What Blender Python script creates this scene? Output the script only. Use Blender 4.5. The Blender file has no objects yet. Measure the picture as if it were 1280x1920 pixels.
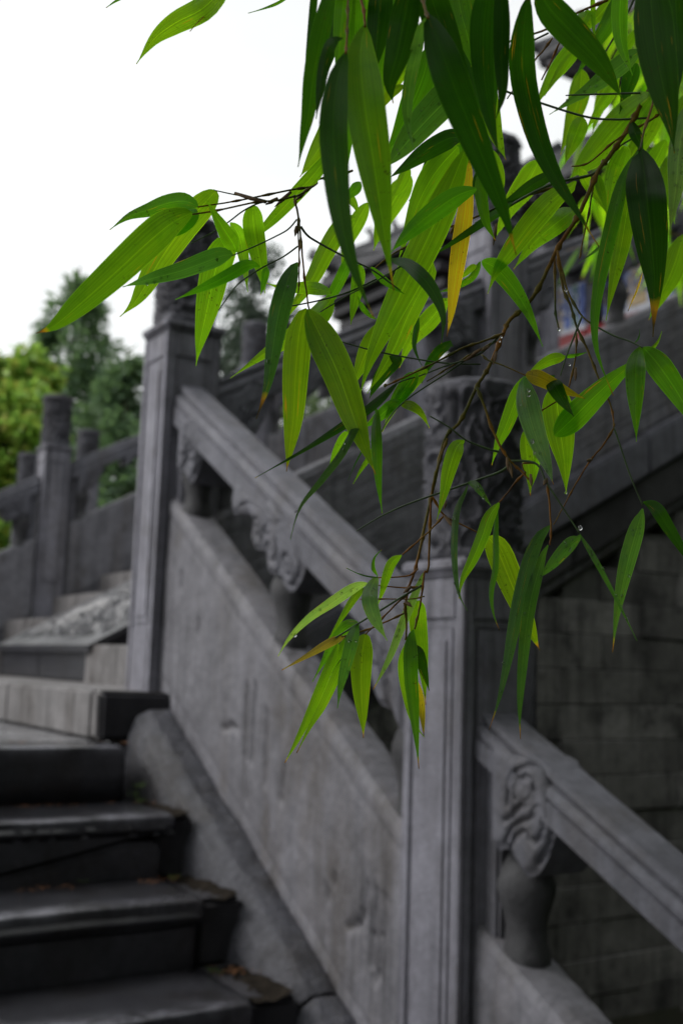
import bpy, bmesh, math, random
from mathutils import Vector, Matrix, noise
random.seed(7)
SC = bpy.context.scene
COL = SC.collection
# ---------------------------------------------------------------- camera
F = 2079.93                      # focal length in pixels of the 1280x1920 frame
PITCH, ROLL, YAW = 0.1399, 0.0322, 0.5657
CAM = Vector((-1.8197, -4.1316, 0.1105))
fwd = Vector((math.sin(YAW)*math.cos(PITCH), math.cos(YAW)*math.cos(PITCH), math.sin(PITCH)))
rgt = Vector((math.cos(YAW), -math.sin(YAW), 0)); upv = rgt.cross(fwd)
c_, s_ = math.cos(ROLL), math.sin(ROLL)
CX = c_*rgt + s_*upv; CY = -s_*rgt + c_*upv; CZ = fwd
cam_data = bpy.data.cameras.new('camera'); cam = bpy.data.objects.new('camera', cam_data)
COL.objects.link(cam); SC.camera = cam
m = Matrix((CX, CY, -CZ)).transposed().to_4x4(); m.translation = CAM; cam.matrix_world = m
cam_data.sensor_fit = 'VERTICAL'; cam_data.sensor_height = 36; cam_data.sensor_width = 24
cam_data.lens = 36*F/1920
cam_data.clip_start = 0.02; cam_data.clip_end = 1500
cam_data.dof.use_dof = True; cam_data.dof.focus_distance = 0.86; cam_data.dof.aperture_fstop = 6.6
cam_data.dof.aperture_blades = 9
# ---------------------------------------------------------------- sky, sun, exposure
SUN_EL, SUN_AZ = math.radians(46), math.radians(-66)      # azimuth from +Y towards +X
w = bpy.data.worlds.new('World'); SC.world = w; w.use_nodes = True
nt = w.node_tree; N = nt.nodes; L = nt.links
bg = N['Background']; bg.inputs['Strength'].default_value = 0.15
sky = N.new('ShaderNodeTexSky'); sky.sky_type = 'NISHITA'; sky.sun_disc = False
sky.sun_elevation = SUN_EL; sky.sun_rotation = SUN_AZ
sky.air_density = 1.0; sky.dust_density = 4.0; sky.ozone_density = 1.0
hs = N.new('ShaderNodeHueSaturation'); hs.inputs['Saturation'].default_value = 0.10
L.new(sky.outputs[0], hs.inputs['Color'])
# overcast veil: thin uneven cloud over the Nishita sky
tc = N.new('ShaderNodeTexCoord'); mp = N.new('ShaderNodeMapping'); mp.inputs['Scale'].default_value = (1.2, 1.2, 3)
nz = N.new('ShaderNodeTexNoise'); nz.inputs['Scale'].default_value = 1.6; nz.inputs['Detail'].default_value = 4
L.new(tc.outputs['Generated'], mp.inputs[0]); L.new(mp.outputs[0], nz.inputs['Vector'])
mr = N.new('ShaderNodeMapRange'); mr.inputs[1].default_value = .3; mr.inputs[2].default_value = .7
mr.inputs[3].default_value = 5.2; mr.inputs[4].default_value = 7.4
L.new(nz.outputs[0], mr.inputs[0])
cb = N.new('ShaderNodeCombineColor'); 
ml = N.new('ShaderNodeMath'); ml.operation = 'MULTIPLY'; ml.inputs[1].default_value = .975
L.new(mr.outputs[0], ml.inputs[0])
L.new(ml.outputs[0], cb.inputs[0]); L.new(mr.outputs[0], cb.inputs[1]); L.new(mr.outputs[0], cb.inputs[2])
mx = N.new('ShaderNodeMix'); mx.data_type = 'RGBA'; mx.inputs[0].default_value = .72
L.new(hs.outputs[0], mx.inputs[6]); L.new(cb.outputs[0], mx.inputs[7])
L.new(mx.outputs[2], bg.inputs['Color'])
sd = bpy.data.lights.new('sun', 'SUN'); sd.energy = 1.5; sd.angle = math.radians(30); sd.color = (1, .97, .93)
sun = bpy.data.objects.new('sun', sd); COL.objects.link(sun)
sdir = Vector((math.sin(SUN_AZ)*math.cos(SUN_EL), math.cos(SUN_AZ)*math.cos(SUN_EL), math.sin(SUN_EL)))
sun.rotation_euler = sdir.to_track_quat('Z', 'Y').to_euler()
sun.location = sdir*40
vs = SC.view_settings; vs.view_transform = 'Standard'; vs.look = 'None'; vs.exposure = 0.38; vs.gamma = 1.0; vs.use_curve_mapping = False
SC.cycles.max_bounces = 8; SC.cycles.transparent_max_bounces = 8

def at(u, v, d):
    """world point seen at photograph pixel (u, v) at axial distance d"""
    return CAM + d*(CZ + CX*((u-640)/F) - CY*((v-960)/F))
def to_px(P):
    q = Vector(P) - CAM
    z = q.dot(CZ)
    return 640 + F*q.dot(CX)/z, 960 - F*q.dot(CY)/z, z
def on_y(u, v, y):
    d = at(u, v, 1) - CAM; return CAM + d*((y-CAM.y)/d.y)
def on_x(u, v, x):
    d = at(u, v, 1) - CAM; return CAM + d*((x-CAM.x)/d.x)
# ---------------------------------------------------------------- helpers
def props(o, label=None, cat=None, group=None, kind=None):
    if label: o['label'] = label
    if cat: o['category'] = cat
    if group: o['group'] = group
    if kind: o['kind'] = kind
    return o
def thing(name, loc=(0, 0, 0), label=None, cat=None, group=None, kind=None, parent=None):
    o = bpy.data.objects.new(name, None); o.empty_display_size = .1
    COL.objects.link(o); o.location = loc
    if parent: o.parent = parent
    return props(o, label, cat, group, kind)
def link(name, me, mat=None, parent=None, loc=None, smooth=None):
    o = bpy.data.objects.new(name, me); COL.objects.link(o)
    if mat and not me.materials: me.materials.append(mat)
    if parent: o.parent = parent
    if loc is not None: o.location = loc
    return o
class MB:
    """mesh collector in world / parent space"""
    def __init__(s): s.v = []; s.f = []; s.sm = []
    def add(s, vs, fs, smooth=False):
        b = len(s.v); s.v.extend([tuple(p) for p in vs]); s.f.extend([tuple(i+b for i in f) for f in fs]); s.sm.extend([smooth]*len(fs))
    def box(s, a, b, M=None):
        x0, y0, z0 = a; x1, y1, z1 = b
        p = [(x0,y0,z0),(x1,y0,z0),(x1,y1,z0),(x0,y1,z0),(x0,y0,z1),(x1,y0,z1),(x1,y1,z1),(x0,y1,z1)]
        if M: p = [M(*q) for q in p]
        s.add(p, [(0,3,2,1),(4,5,6,7),(0,1,5,4),(1,2,6,5),(2,3,7,6),(3,0,4,7)])
    def prism(s, poly, n0, n1, M):
        """poly of (s,q), extruded along n"""
        k = len(poly)
        p = [M(a, b, n0) for a, b in poly] + [M(a, b, n1) for a, b in poly]
        s.add(p, [tuple(range(k)), tuple(range(2*k-1, k-1, -1))] + [(i, i+k, (i+1) % k + k, (i+1) % k) for i in range(k)])
    def tube(s, pts, radii, seg=8, cap=True):
        pts = [Vector(p) for p in pts]; n = len(pts); rings = []
        t0 = (pts[1]-pts[0]).normalized(); u = t0.orthogonal().normalized()
        for i, p in enumerate(pts):
            t = (pts[min(i+1, n-1)]-pts[max(i-1, 0)]).normalized()
            u = (u - t*u.dot(t)); u = u.normalized() if u.length > 1e-6 else t.orthogonal().normalized()
            w_ = t.cross(u)
            r = radii[i] if hasattr(radii, '__len__') else radii
            rings.append([p + r*(math.cos(2*math.pi*k/seg)*u + math.sin(2*math.pi*k/seg)*w_) for k in range(seg)])
        vs = [q for r in rings for q in r]
        fs = [(i*seg+k, i*seg+(k+1) % seg, (i+1)*seg+(k+1) % seg, (i+1)*seg+k) for i in range(n-1) for k in range(seg)]
        if cap: fs += [tuple(range(seg-1, -1, -1)), tuple(range((n-1)*seg, n*seg))]
        s.add(vs, fs, True)
    def lathe(s, prof, seg=24, c=(0, 0, 0)):
        vs = [(c[0]+r*math.cos(2*math.pi*k/seg), c[1]+r*math.sin(2*math.pi*k/seg), c[2]+z) for r, z in prof for k in range(seg)]
        n = len(prof)
        fs = [(i*seg+k, i*seg+(k+1) % seg, (i+1)*seg+(k+1) % seg, (i+1)*seg+k) for i in range(n-1) for k in range(seg)]
        fs += [tuple(range(seg-1, -1, -1)), tuple(range((n-1)*seg, n*seg))]
        s.add(vs, fs, True)
    def mesh(s, name, bevel=0, seg=2, fix=True):
        me = bpy.data.meshes.new(name); me.from_pydata(s.v, [], s.f)
        me.polygons.foreach_set('use_smooth', s.sm)
        if fix or bevel:
            bm = bmesh.new(); bm.from_mesh(me)
            bmesh.ops.recalc_face_normals(bm, faces=bm.faces)
            if bevel:
                ed = [e for e in bm.edges if len(e.link_faces) == 2 and e.calc_face_angle(0) > .5 and not all(f.smooth for f in e.link_faces)]
                bmesh.ops.bevel(bm, geom=ed, offset=bevel, segments=seg, affect='EDGES', clamp_overlap=True)
            bm.to_mesh(me); bm.free()
        me.update(); return me
    def build(s, name, mat, parent=None, bevel=0, seg=2, loc=None):
        return link(name, s.mesh(name, bevel, seg), mat, parent, loc)
def grid_mesh(name, fn, nu, nv, smooth=True):
    vs = [fn(i/nu, j/nv) for j in range(nv+1) for i in range(nu+1)]
    fs = [(j*(nu+1)+i, j*(nu+1)+i+1, (j+1)*(nu+1)+i+1, (j+1)*(nu+1)+i) for j in range(nv) for i in range(nu)]
    return vs, fs
def fbm(x, y, z=0, o=4): return noise.fractal(Vector((x, y, z)), 1.0, 2.0, o)
def smooth(a, b, x):
    t = max(0, min(1, (x-a)/(b-a))); return t*t*(3-2*t)
# ---------------------------------------------------------------- materials
def new_mat(name):
    mt = bpy.data.materials.new(name); mt.use_nodes = True
    return mt, mt.node_tree.nodes, mt.node_tree.links, mt.node_tree.nodes['Principled BSDF']
def ramp(N, L, src, stops):
    r = N.new('ShaderNodeValToRGB'); e = r.color_ramp.elements
    while len(e) > 1: e.remove(e[-1])
    e[0].position, e[0].color = stops[0][0], (*stops[0][1], 1)
    for p, c in stops[1:]:
        q = e.new(p); q.color = (*c, 1)
    L.new(src, r.inputs[0]); return r
def mixc(N, L, fac, a, b, mode='MIX'):
    x = N.new('ShaderNodeMix'); x.data_type = 'RGBA'; x.blend_type = mode
    if hasattr(fac, 'is_linked'): L.new(fac, x.inputs[0])
    else: x.inputs[0].default_value = fac
    for s, i in ((a, 6), (b, 7)):
        if hasattr(s, 'is_linked'): L.new(s, x.inputs[i])
        else: x.inputs[i].default_value = (*s, 1)
    return x.outputs[2]
def noise_tex(N, L, vec, scale, detail=5, rough=.6, stretch=None):
    if stretch:
        mp = N.new('ShaderNodeMapping'); mp.inputs['Scale'].default_value = stretch; L.new(vec, mp.inputs[0]); vec = mp.outputs[0]
    n = N.new('ShaderNodeTexNoise'); n.inputs['Scale'].default_value = scale; n.inputs['Detail'].default_value = detail; n.inputs['Roughness'].default_value = rough
    L.new(vec, n.inputs['Vector']); return n.outputs['Fac']
def stone(name, dark, light, stain=(.05, .045, .04), stain_amt=.5, rough=(.55, .85), bump=.35, scale=1.0, spec=.4, drip=True, edge_glint=0, dirt=None, vary=0, streak=0):
    mt, N, L, B = new_mat(name)
    g = N.new('ShaderNodeNewGeometry'); pos = g.outputs['Position']
    big = noise_tex(N, L, pos, 2.3*scale, 6, .62)
    col = ramp(N, L, big, [(.3, dark), (.68, light)]).outputs[0]
    fine = noise_tex(N, L, pos, 38*scale, 5, .7)
    col = mixc(N, L, .35, col, ramp(N, L, fine, [(.3, (.35,)*3), (.7, (1,)*3)]).outputs[0], 'MULTIPLY')
    st = noise_tex(N, L, pos, 3.1, 5, .65, (1.6, 1.6, .35) if drip else (1, 1, 1))
    col = mixc(N, L, ramp(N, L, st, [(.5, (0,)*3), (.68, (stain_amt,)*3)]).outputs[0], col, stain)
    pale = noise_tex(N, L, pos, 9*scale, 3, .5)
    col = mixc(N, L, ramp(N, L, pale, [(.66, (0,)*3), (.8, (.22,)*3)]).outputs[0], col, tuple(min(1, c*1.7) for c in light))
    mid = noise_tex(N, L, pos, 11*scale, 6, .7)
    col = mixc(N, L, .55, col, ramp(N, L, mid, [(.34, (.55,)*3), (.6, (1.06,)*3)]).outputs[0], 'MULTIPLY')
    st2 = noise_tex(N, L, pos, 5.5, 6, .7, (1, 1, .6))
    col = mixc(N, L, ramp(N, L, st2, [(.56, (0,)*3), (.66, (stain_amt*.8,)*3)]).outputs[0], col, tuple(c*.7 for c in stain))
    if streak:      # rain streaks and fine vertical scratches
        sk = noise_tex(N, L, pos, 1.0, 4, .65, (26, 26, 1.1))
        sk2 = noise_tex(N, L, pos, 1.6, 3, .5)
        skc = ramp(N, L, sk, [(.36, (1-streak,)*3), (.52, (1,)*3), (.70, (1+.25*streak,)*3)]).outputs[0]
        col = mixc(N, L, ramp(N, L, sk2, [(.40, (.25,)*3), (.60, (1,)*3)]).outputs[0], col, mixc(N, L, 1.0, col, skc, 'MULTIPLY'))
    if vary:        # each block its own tone
        oi = N.new('ShaderNodeObjectInfo'); vm = N.new('ShaderNodeMapRange'); vm.inputs[3].default_value, vm.inputs[4].default_value = 1-vary, 1+vary*.5
        L.new(oi.outputs['Random'], vm.inputs[0]); vc = N.new('ShaderNodeCombineColor')
        for i in range(3): L.new(vm.outputs[0], vc.inputs[i])
        col = mixc(N, L, 1.0, col, vc.outputs[0], 'MULTIPLY')
    if edge_glint:        # wet-edge highlight painted pale along the nosing, masked by a mesh attribute
        at_ = N.new('ShaderNodeAttribute'); at_.attribute_name = 'edge_glint'
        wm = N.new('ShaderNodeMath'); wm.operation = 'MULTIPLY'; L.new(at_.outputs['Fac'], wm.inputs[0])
        L.new(ramp(N, L, st2, [(.40, (edge_glint,)*3), (.60, (.05,)*3)]).outputs[0], wm.inputs[1])
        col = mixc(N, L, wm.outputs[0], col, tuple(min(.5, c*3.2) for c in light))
    if dirt:        # soil and moss gathered in the corner at the foot of the panel
        sx = N.new('ShaderNodeSeparateXYZ'); L.new(pos, sx.inputs[0])
        dm = N.new('ShaderNodeMapRange'); dm.inputs[1].default_value, dm.inputs[2].default_value = dirt
        L.new(sx.outputs[0], dm.inputs[0])
        da = N.new('ShaderNodeMath'); da.operation = 'MULTIPLY_ADD'; L.new(st2, da.inputs[0]); da.inputs[1].default_value = 2.6; L.new(dm.outputs[0], da.inputs[2])
        col = mixc(N, L, ramp(N, L, da.outputs[0], [(1.50, (0,)*3), (2.25, (.75,)*3)]).outputs[0], col, (.045, .043, .043))
    L.new(col, B.inputs['Base Color'])
    r = N.new('ShaderNodeMapRange'); r.inputs[3].default_value, r.inputs[4].default_value = rough
    r.inputs[1].default_value = .3; r.inputs[2].default_value = .7
    L.new(noise_tex(N, L, pos, 4*scale, 4), r.inputs[0]); L.new(r.outputs[0], B.inputs['Roughness'])
    B.inputs['Specular IOR Level'].default_value = spec
    b = N.new('ShaderNodeBump'); b.inputs['Strength'].default_value = bump; b.inputs['Distance'].default_value = .012
    ad = N.new('ShaderNodeMath'); ad.operation = 'ADD'; L.new(fine, ad.inputs[0]); L.new(big, ad.inputs[1])
    L.new(ad.outputs[0], b.inputs['Height']); L.new(b.outputs[0], B.inputs['Normal'])
    return mt
def plain(name, col, rough=.6, var=.35, scale=12, metal=0, bump=.15, spec=.5):
    mt, N, L, B = new_mat(name)
    g = N.new('ShaderNodeNewGeometry')
    n = noise_tex(N, L, g.outputs['Position'], scale, 5)
    L.new(ramp(N, L, n, [(.3, tuple(c*(1-var) for c in col)), (.7, tuple(min(1, c*(1+var)) for c in col))]).outputs[0], B.inputs['Base Color'])
    B.inputs['Roughness'].default_value = rough; B.inputs['Metallic'].default_value = metal; B.inputs['Specular IOR Level'].default_value = spec
    if bump:
        b = N.new('ShaderNodeBump'); b.inputs['Strength'].default_value = bump; b.inputs['Distance'].default_value = .01
        L.new(n, b.inputs['Height']); L.new(b.outputs[0], B.inputs['Normal'])
    return mt
M_PANEL = stone('grey_stone', (0.137, 0.135, 0.152), (0.214, 0.212, 0.241), (.085, .072, .062), .55, streak=0.5)
M_POST = stone('pale_grey_stone', (0.179, 0.177, 0.209), (0.264, 0.262, 0.310), (.09, .08, .075), .45, streak=0.5)
M_RAIL = stone('rail_stone', (0.103, 0.103, 0.124), (0.153, 0.155, 0.184), (.08, .07, .065), .5, streak=0.3)
M_HEAD = stone('carved_stone', (0.079, 0.080, 0.094), (0.130, 0.130, 0.155), (.05, .047, .048), .6, spec=.25)
M_DARK = stone('dark_stone', (0.028, 0.027, 0.031), (0.048, 0.047, 0.054), (.035, .033, .035), .6, spec=.2)
M_VASE = stone('vase_stone', (.058, .058, .063), (.105, .105, .112), (.03, .029, .03), .6, spec=.2, streak=.4)
M_PAVE = stone('wet_paving_stone', (0.155, 0.155, 0.166), (0.250, 0.250, 0.267), (.05, .048, .05), .5, rough=(.06, .35), bump=.2, spec=.5)
M_STEP = stone('wet_step_stone', (0.025, 0.026, 0.031), (0.050, 0.050, 0.058), (.022, .02, .02), .7, rough=(.06, .28), bump=.3, spec=.5, edge_glint=.9)
M_RISER = stone('stained_riser_stone', (0.141, 0.134, 0.134), (0.235, 0.225, 0.230), (.045, .036, .03), .9, rough=(.35, .75), streak=0.6)
M_KERB = stone('kerb_stone', (0.052, 0.053, 0.064), (0.101, 0.102, 0.122), (.04, .036, .036), .75, rough=(.3, .7), bump=1.0, dirt=(-.27, -.09), streak=.35)
M_BRICK = stone('old_brick', (0.179, 0.176, 0.167), (0.316, 0.309, 0.300), (.035, .034, .036), .8, bump=.4, drip=False, vary=.35, spec=.25, streak=0.45)
M_MORTAR = plain('mortar', (.10, .10, .095), .9)
M_SOIL = plain('soil', (.016, .013, .010), .95, .6, 30, bump=.8, spec=.08)
M_GROUND = stone('earth_ground', (.04, .04, .028), (.075, .07, .045), (.03, .04, .015), .6, drip=False)
# ---------------------------------------------------------------- dimensions of the stair
T1, T2 = 0.5898, 0.5442           # slopes of the two flights
A, HS = 0.24, 1.432               # post width, shaft height
L1, D1, L2 = 1.902, 1.092, 1.663
Y0, Z0, G, R = -0.464, -0.176, 0.3508, 0.1883
WY = 4.05                         # far balustrade of the upper flight
def M1(s, q, n): return (n, -s, q - T1*s)
def M2(s, q, n): return (s, n, q + T2*s)
def M3(s, q, n): return (s, WY + n, q + T2*s)
# ---------------------------------------------------------------- ground
def ground_z(x, y):
    up = smooth(-.3, .25, y)
    if x < -4.3: up = max(up, smooth(-9, 3, y)*.9)
    z = -2.55 + up*2.25
    z += .03*fbm(x*.8, y*.8)
    if y > 7: z += smooth(7, 60, y)*1.0
    return z
xs = [-400, -120, -50, -25, -15, -10] + [-8+i*.5 for i in range(45)] + [16, 20, 28, 45, 110, 400]
ys = [-400, -120, -50, -25, -15, -10] + [-8+i*.4 for i in range(19)] + [-.32, -.25, -.15, -.05, .05, .15, .3] + [.8+i*.6 for i in range(24)] + [18, 25, 35, 60, 120, 400]
gv = [(x, y, ground_z(x, y)) for y in ys for x in xs]
nx = len(xs)
gf = [(j*nx+i, j*nx+i+1, (j+1)*nx+i+1, (j+1)*nx+i) for j in range(len(ys)-1) for i in range(nx-1)]
b = MB(); b.add(gv, gf, True); o = b.build('ground', M_GROUND); props(o, kind='structure')

# ---------------------------------------------------------------- shared post parts
def shaft_mesh(h=HS, foot=.9):
    b = MB(); k = A/2; c = k-.008
    b.box((-c, -c, -foot), (c, c, h))
    for ax in (0, 1):
        for sg in (-1, 1):
            def P(u, n, z, ax=ax, sg=sg): return (sg*n, u, z) if ax == 0 else (u, sg*n, z)
            def fr(u0, u1, z0, z1, n=k): b.box((u0, c-.006, z0), (u1, n, z1), lambda u, n_, z: P(u, n_, z))
            e = k-.0015 if ax else k
            fr(-e, -k+.034, -foot, h, k); fr(k-.034, e, -foot, h, k)
            fr(-k+.036, k-.036, h-.10, h, k-.001); fr(-k+.036, k-.036, -foot, .24, k-.001)
            # raised inner panel with its own rim
            fr(-k+.046, k-.046, .26, h-.12, k-.004)
            fr(-k+.066, k-.066, .285, h-.15, k+.001)
    return b.mesh('shaft', .004, 2)
def ledge_mesh():
    b = MB(); k = A/2
    b.box((-k-.004, -k-.004, 0), (k+.004, k+.004, .018)); b.box((-k-.012, -k-.012, .018), (k+.012, k+.012, .05))
    return b.mesh('ledge', .008, 3)
def head_mesh():
    r0, h, nu, nv = .112, .46, 120, 80
    def fn(u, v):
        th = 2*math.pi*u; z = .01 + h*v
        p = Vector((math.cos(th)*1.25, math.sin(th)*1.25, z*9))
        wv = noise.noise(p*1.1)*1.5
        n = noise.noise(Vector((p.x*1.8+wv, p.y*1.8-wv, p.z*.62)))
        ridge = 1-abs(math.sin(math.pi*(2.6*n + .55*wv)))
        d = .022*ridge**1.4*smooth(.0, .07, v)*(1-.6*smooth(.9, .97, v))
        d += .012*(1-smooth(.03, .06, v))
        r = r0 + d + .010*smooth(.86, .93, v) - .012*smooth(.97, 1, v)**2
        return (r*math.cos(th), r*math.sin(th), z)
    b = MB(); vs, fs = grid_mesh('', fn, nu, nv); b.add(vs, fs, True)
    top = vs[-(nu+1):]; c = len(b.v); b.v.append((0, 0, h+.008))
    for i in range(nu): b.f.append((c-(nu+1)+i, c-(nu+1)+i+1, c)); b.sm.append(True)
    me = b.mesh('carved_head', fix=False)
    bm = bmesh.new(); bm.from_mesh(me); bmesh.ops.remove_doubles(bm, verts=bm.verts, dist=1e-5); bm.to_mesh(me); bm.free()
    return me
ME_SHAFT, ME_LEDGE, ME_HEAD = shaft_mesh(), ledge_mesh(), head_mesh()
def post(parent, loc, rot=0, sc=1):
    s = link('post', ME_SHAFT, M_POST, parent, loc)
    s.scale = (sc, sc, sc)
    l = link('ledge', ME_LEDGE, M_POST, s, (0, 0, HS))
    h = link('carved_head', ME_HEAD, M_HEAD, s, (0, 0, HS+.045)); h.rotation_euler.z = rot
    return s
# ---------------------------------------------------------------- shared bay (panel, rail, brackets, vases)
CL_HALF = [(.0, 1.20), (.0, .965), (.03, .962), (.055, .98), (.085, .978), (.117, .966), (.148, .982), (.175, 1.02), (.193, 1.06), (.206, 1.115), (.205, 1.16), (.185, 1.20), (.15, 1.222), (.11, 1.218), (.07, 1.20)]
CL_MID = [(-.25, 1.165), (-.285, 1.125), (-.285, 1.06), (-.27, 1.035), (-.225, 1.06), (-.16, 1.09), (-.125, 1.085), (-.13, 1.03), (-.10, 1.0), (-.055, 1.02), (-.02, 1.02), (-.005, .978), (.03, .985), (.075, 1.0), (.12, .985), (.16, 1.0), (.20, 1.05), (.225, 1.10), (.225, 1.15), (.19, 1.20), (.13, 1.21), (.06, 1.205), (0, 1.21), (-.08, 1.195), (-.16, 1.185)]
def spiral(cx, cq, r, turns, a=0, flip=1, n=20):
    return [(cx + r*(1-.8*i/n)*math.cos(a+flip*2*math.pi*turns*i/n), cq + r*(1-.8*i/n)*math.sin(a+flip*2*math.pi*turns*i/n)) for i in range(n+1)]
def cloud_grooves(kind):
    if kind == 'half':
        c = L1 + A/2 + .055
        gs = [[(950, 1500), (955, 1462), (966, 1442), (985, 1433), (1005, 1441), (1020, 1470), (1027, 1505)], [(966, 1490), (968, 1465), (984, 1452), (998, 1462), (1000, 1484), (990, 1503), (972, 1508), (958, 1524), (945, 1530)],
              [(946, 1572), (956, 1548), (974, 1537), (992, 1532), (1010, 1516), (1017, 1540), (1013, 1566), (1000, 1578), (990, 1568)], [(950, 1590), (962, 1566), (980, 1554), (990, 1562)], [(1028, 1500), (1030, 1545), (1022, 1590), (1004, 1618)]]
        return [[(s_-c, q) for s_, q in pixg(g, -.08)] for g in gs]
    return [spiral(.13, 1.06, .055, 1.5, -2), spiral(.01, 1.055, .05, 1.3, 2.5, -1), spiral(-.085, 1.075, .04, 1.3, 0), [(.19, 1.06), (.205, 1.11), (.17, 1.17), (.10, 1.19), (.04, 1.15), (.0, 1.14)], [(-.22, 1.085), (-.15, 1.13), (-.07, 1.15), (-.01, 1.12)], [(.07, .99), (.075, 1.05), (.05, 1.11)], [(-.03, 1.02), (-.045, 1.06), (-.02, 1.12)], [(-.2, 1.15), (-.12, 1.165), (-.05, 1.18), (.02, 1.17)]]
CLOUD = {}
def cloud_relief(kind):
    if kind in CLOUD: return CLOUD[kind]
    from mathutils.geometry import delaunay_2d_cdt
    poly = CL_HALF if kind == 'half' else CL_MID
    m = len(poly); out = []
    if kind == 'half': out = [poly[0]] + [poly[1]] + catmull(poly[1:], 70)[1:]
    else: out = catmull(poly + [poly[0]], 110)[:-1]
    gs = [catmull(g, max(12, 3*len(g))) for g in cloud_grooves(kind)]
    def segd(p, a, b_):
        vx, vz = b_[0]-a[0], b_[1]-a[1]; ll = vx*vx+vz*vz+1e-12
        t = max(0, min(1, ((p[0]-a[0])*vx+(p[1]-a[1])*vz)/ll)); return math.hypot(p[0]-a[0]-t*vx, p[1]-a[1]-t*vz)
    def inside(p):
        r = False
        for i in range(len(out)):
            a, b_ = out[i], out[i-1]
            if (a[1] > p[1]) != (b_[1] > p[1]) and p[0] < (b_[0]-a[0])*(p[1]-a[1])/(b_[1]-a[1])+a[0]: r = not r
        return r
    h = .006; pts = [Vector(p) for p in out]
    x0, x1 = min(p[0] for p in out), max(p[0] for p in out); y0, y1 = min(p[1] for p in out), max(p[1] for p in out)
    y = y0
    while y < y1:
        x = x0 + (h/2 if int((y-y0)/h) % 2 else 0)
        while x < x1:
            if inside((x, y)) and min(segd((x, y), out[i], out[i-1]) for i in range(len(out))) > h*.55: pts.append(Vector((x, y)))
            x += h
        y += h
    v2, e2, f2, *_ = delaunay_2d_cdt(pts, [(i, (i+1) % len(out)) for i in range(len(out))], [], 1, 1e-6)
    vs = []
    for p in v2:
        de = min(segd(p, out[i], out[i-1]) for i in range(len(out)))
        dg = min(segd(p, g[i], g[i+1]) for g in gs for i in range(len(g)-1))
        vs.append((p[0], p[1], .071 + .0125*smooth(0, .022, de) - .0125*math.exp(-(dg/.0055)**2) + .002*fbm(p[0]*30, p[1]*30, 3)))
    k = len(vs); tris = [tuple(f) for f in f2]
    both = vs + [(p, q, -n) for p, q, n in vs]
    fs = tris + [tuple(i+k for i in reversed(f)) for f in tris]
    from collections import Counter
    cnt = Counter()
    for f in tris:
        for i in range(len(f)): cnt[tuple(sorted((f[i], f[(i+1) % len(f)])))] += 1
    fs += [(a, b_, b_+k, a+k) for (a, b_), n in cnt.items() if n == 1]
    CLOUD[kind] = (both, fs); return CLOUD[kind]
VASE = [(.058, 0), (.059, .012), (.051, .032), (.048, .07), (.054, .10), (.066, .135), (.070, .155), (.069, .175), (.058, .205), (.044, .23), (.038, .25), (.038, .34)]
def slab_relief(L, grooves, q1=.735):
    q0 = .02
    def h_at(s, q):
        d = 0
        # rounded top and bottom lips
        d -= .016*smooth(.035, .0, q1-q)**1.5 + .012*smooth(.05, 0, q-q0)
        # shallow frame groove
        for c, wd, dp in ((.70, .010, .004), (.13, .010, .004)): d -= dp*math.exp(-((q-c)/wd)**2)
        for e in (.075, L-2*A/2-.075): d -= .004*math.exp(-((s-A/2-e)/.01)**2)*(1 if .13 < q < .70 else 0)
        for pts, wd, dp in grooves:
            for (s0, z0), (s1, z1) in zip(pts, pts[1:]):
                vx, vz = s1-s0, z1-z0; ll = vx*vx+vz*vz
                t = max(0, min(1, ((s-s0)*vx+(q-z0)*vz)/ll)); dd = math.hypot(s-s0-t*vx, q-z0-t*vz)
                if dd < 3*wd: d -= dp*math.exp(-(dd/wd)**2)
        d += .0035*fbm(s*5, q*5, 3) + .002*fbm(s*17, q*17, 7)
        return d
    return h_at, q0, q1
def catmull(P, n):
    m = len(P)-1; out = []
    for i in range(n+1):
        t = i/n*m; k = min(int(t), m-1); f = t-k
        p0 = P[max(k-1, 0)]; p1 = P[k]; p2 = P[k+1]; p3 = P[min(k+2, m)]
        out.append(tuple(.5*((2*b)+(c-a)*f+(2*a-5*b+4*c-d)*f*f+(3*b-a-3*c+d)*f**3) for a, b, c, d in zip(p0, p1, p2, p3)))
    return out
def vgroove(s, qa, qb, t=T1):     # a groove that is vertical in space runs along +t in q
    return [(s, qa), (s, qb)]
def pixg(pts, X=-.065):
    out = []
    for u, v in pts:
        P = on_x(u, v, X); out.append((-P.y, P.z - T1*P.y))
    return out
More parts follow.
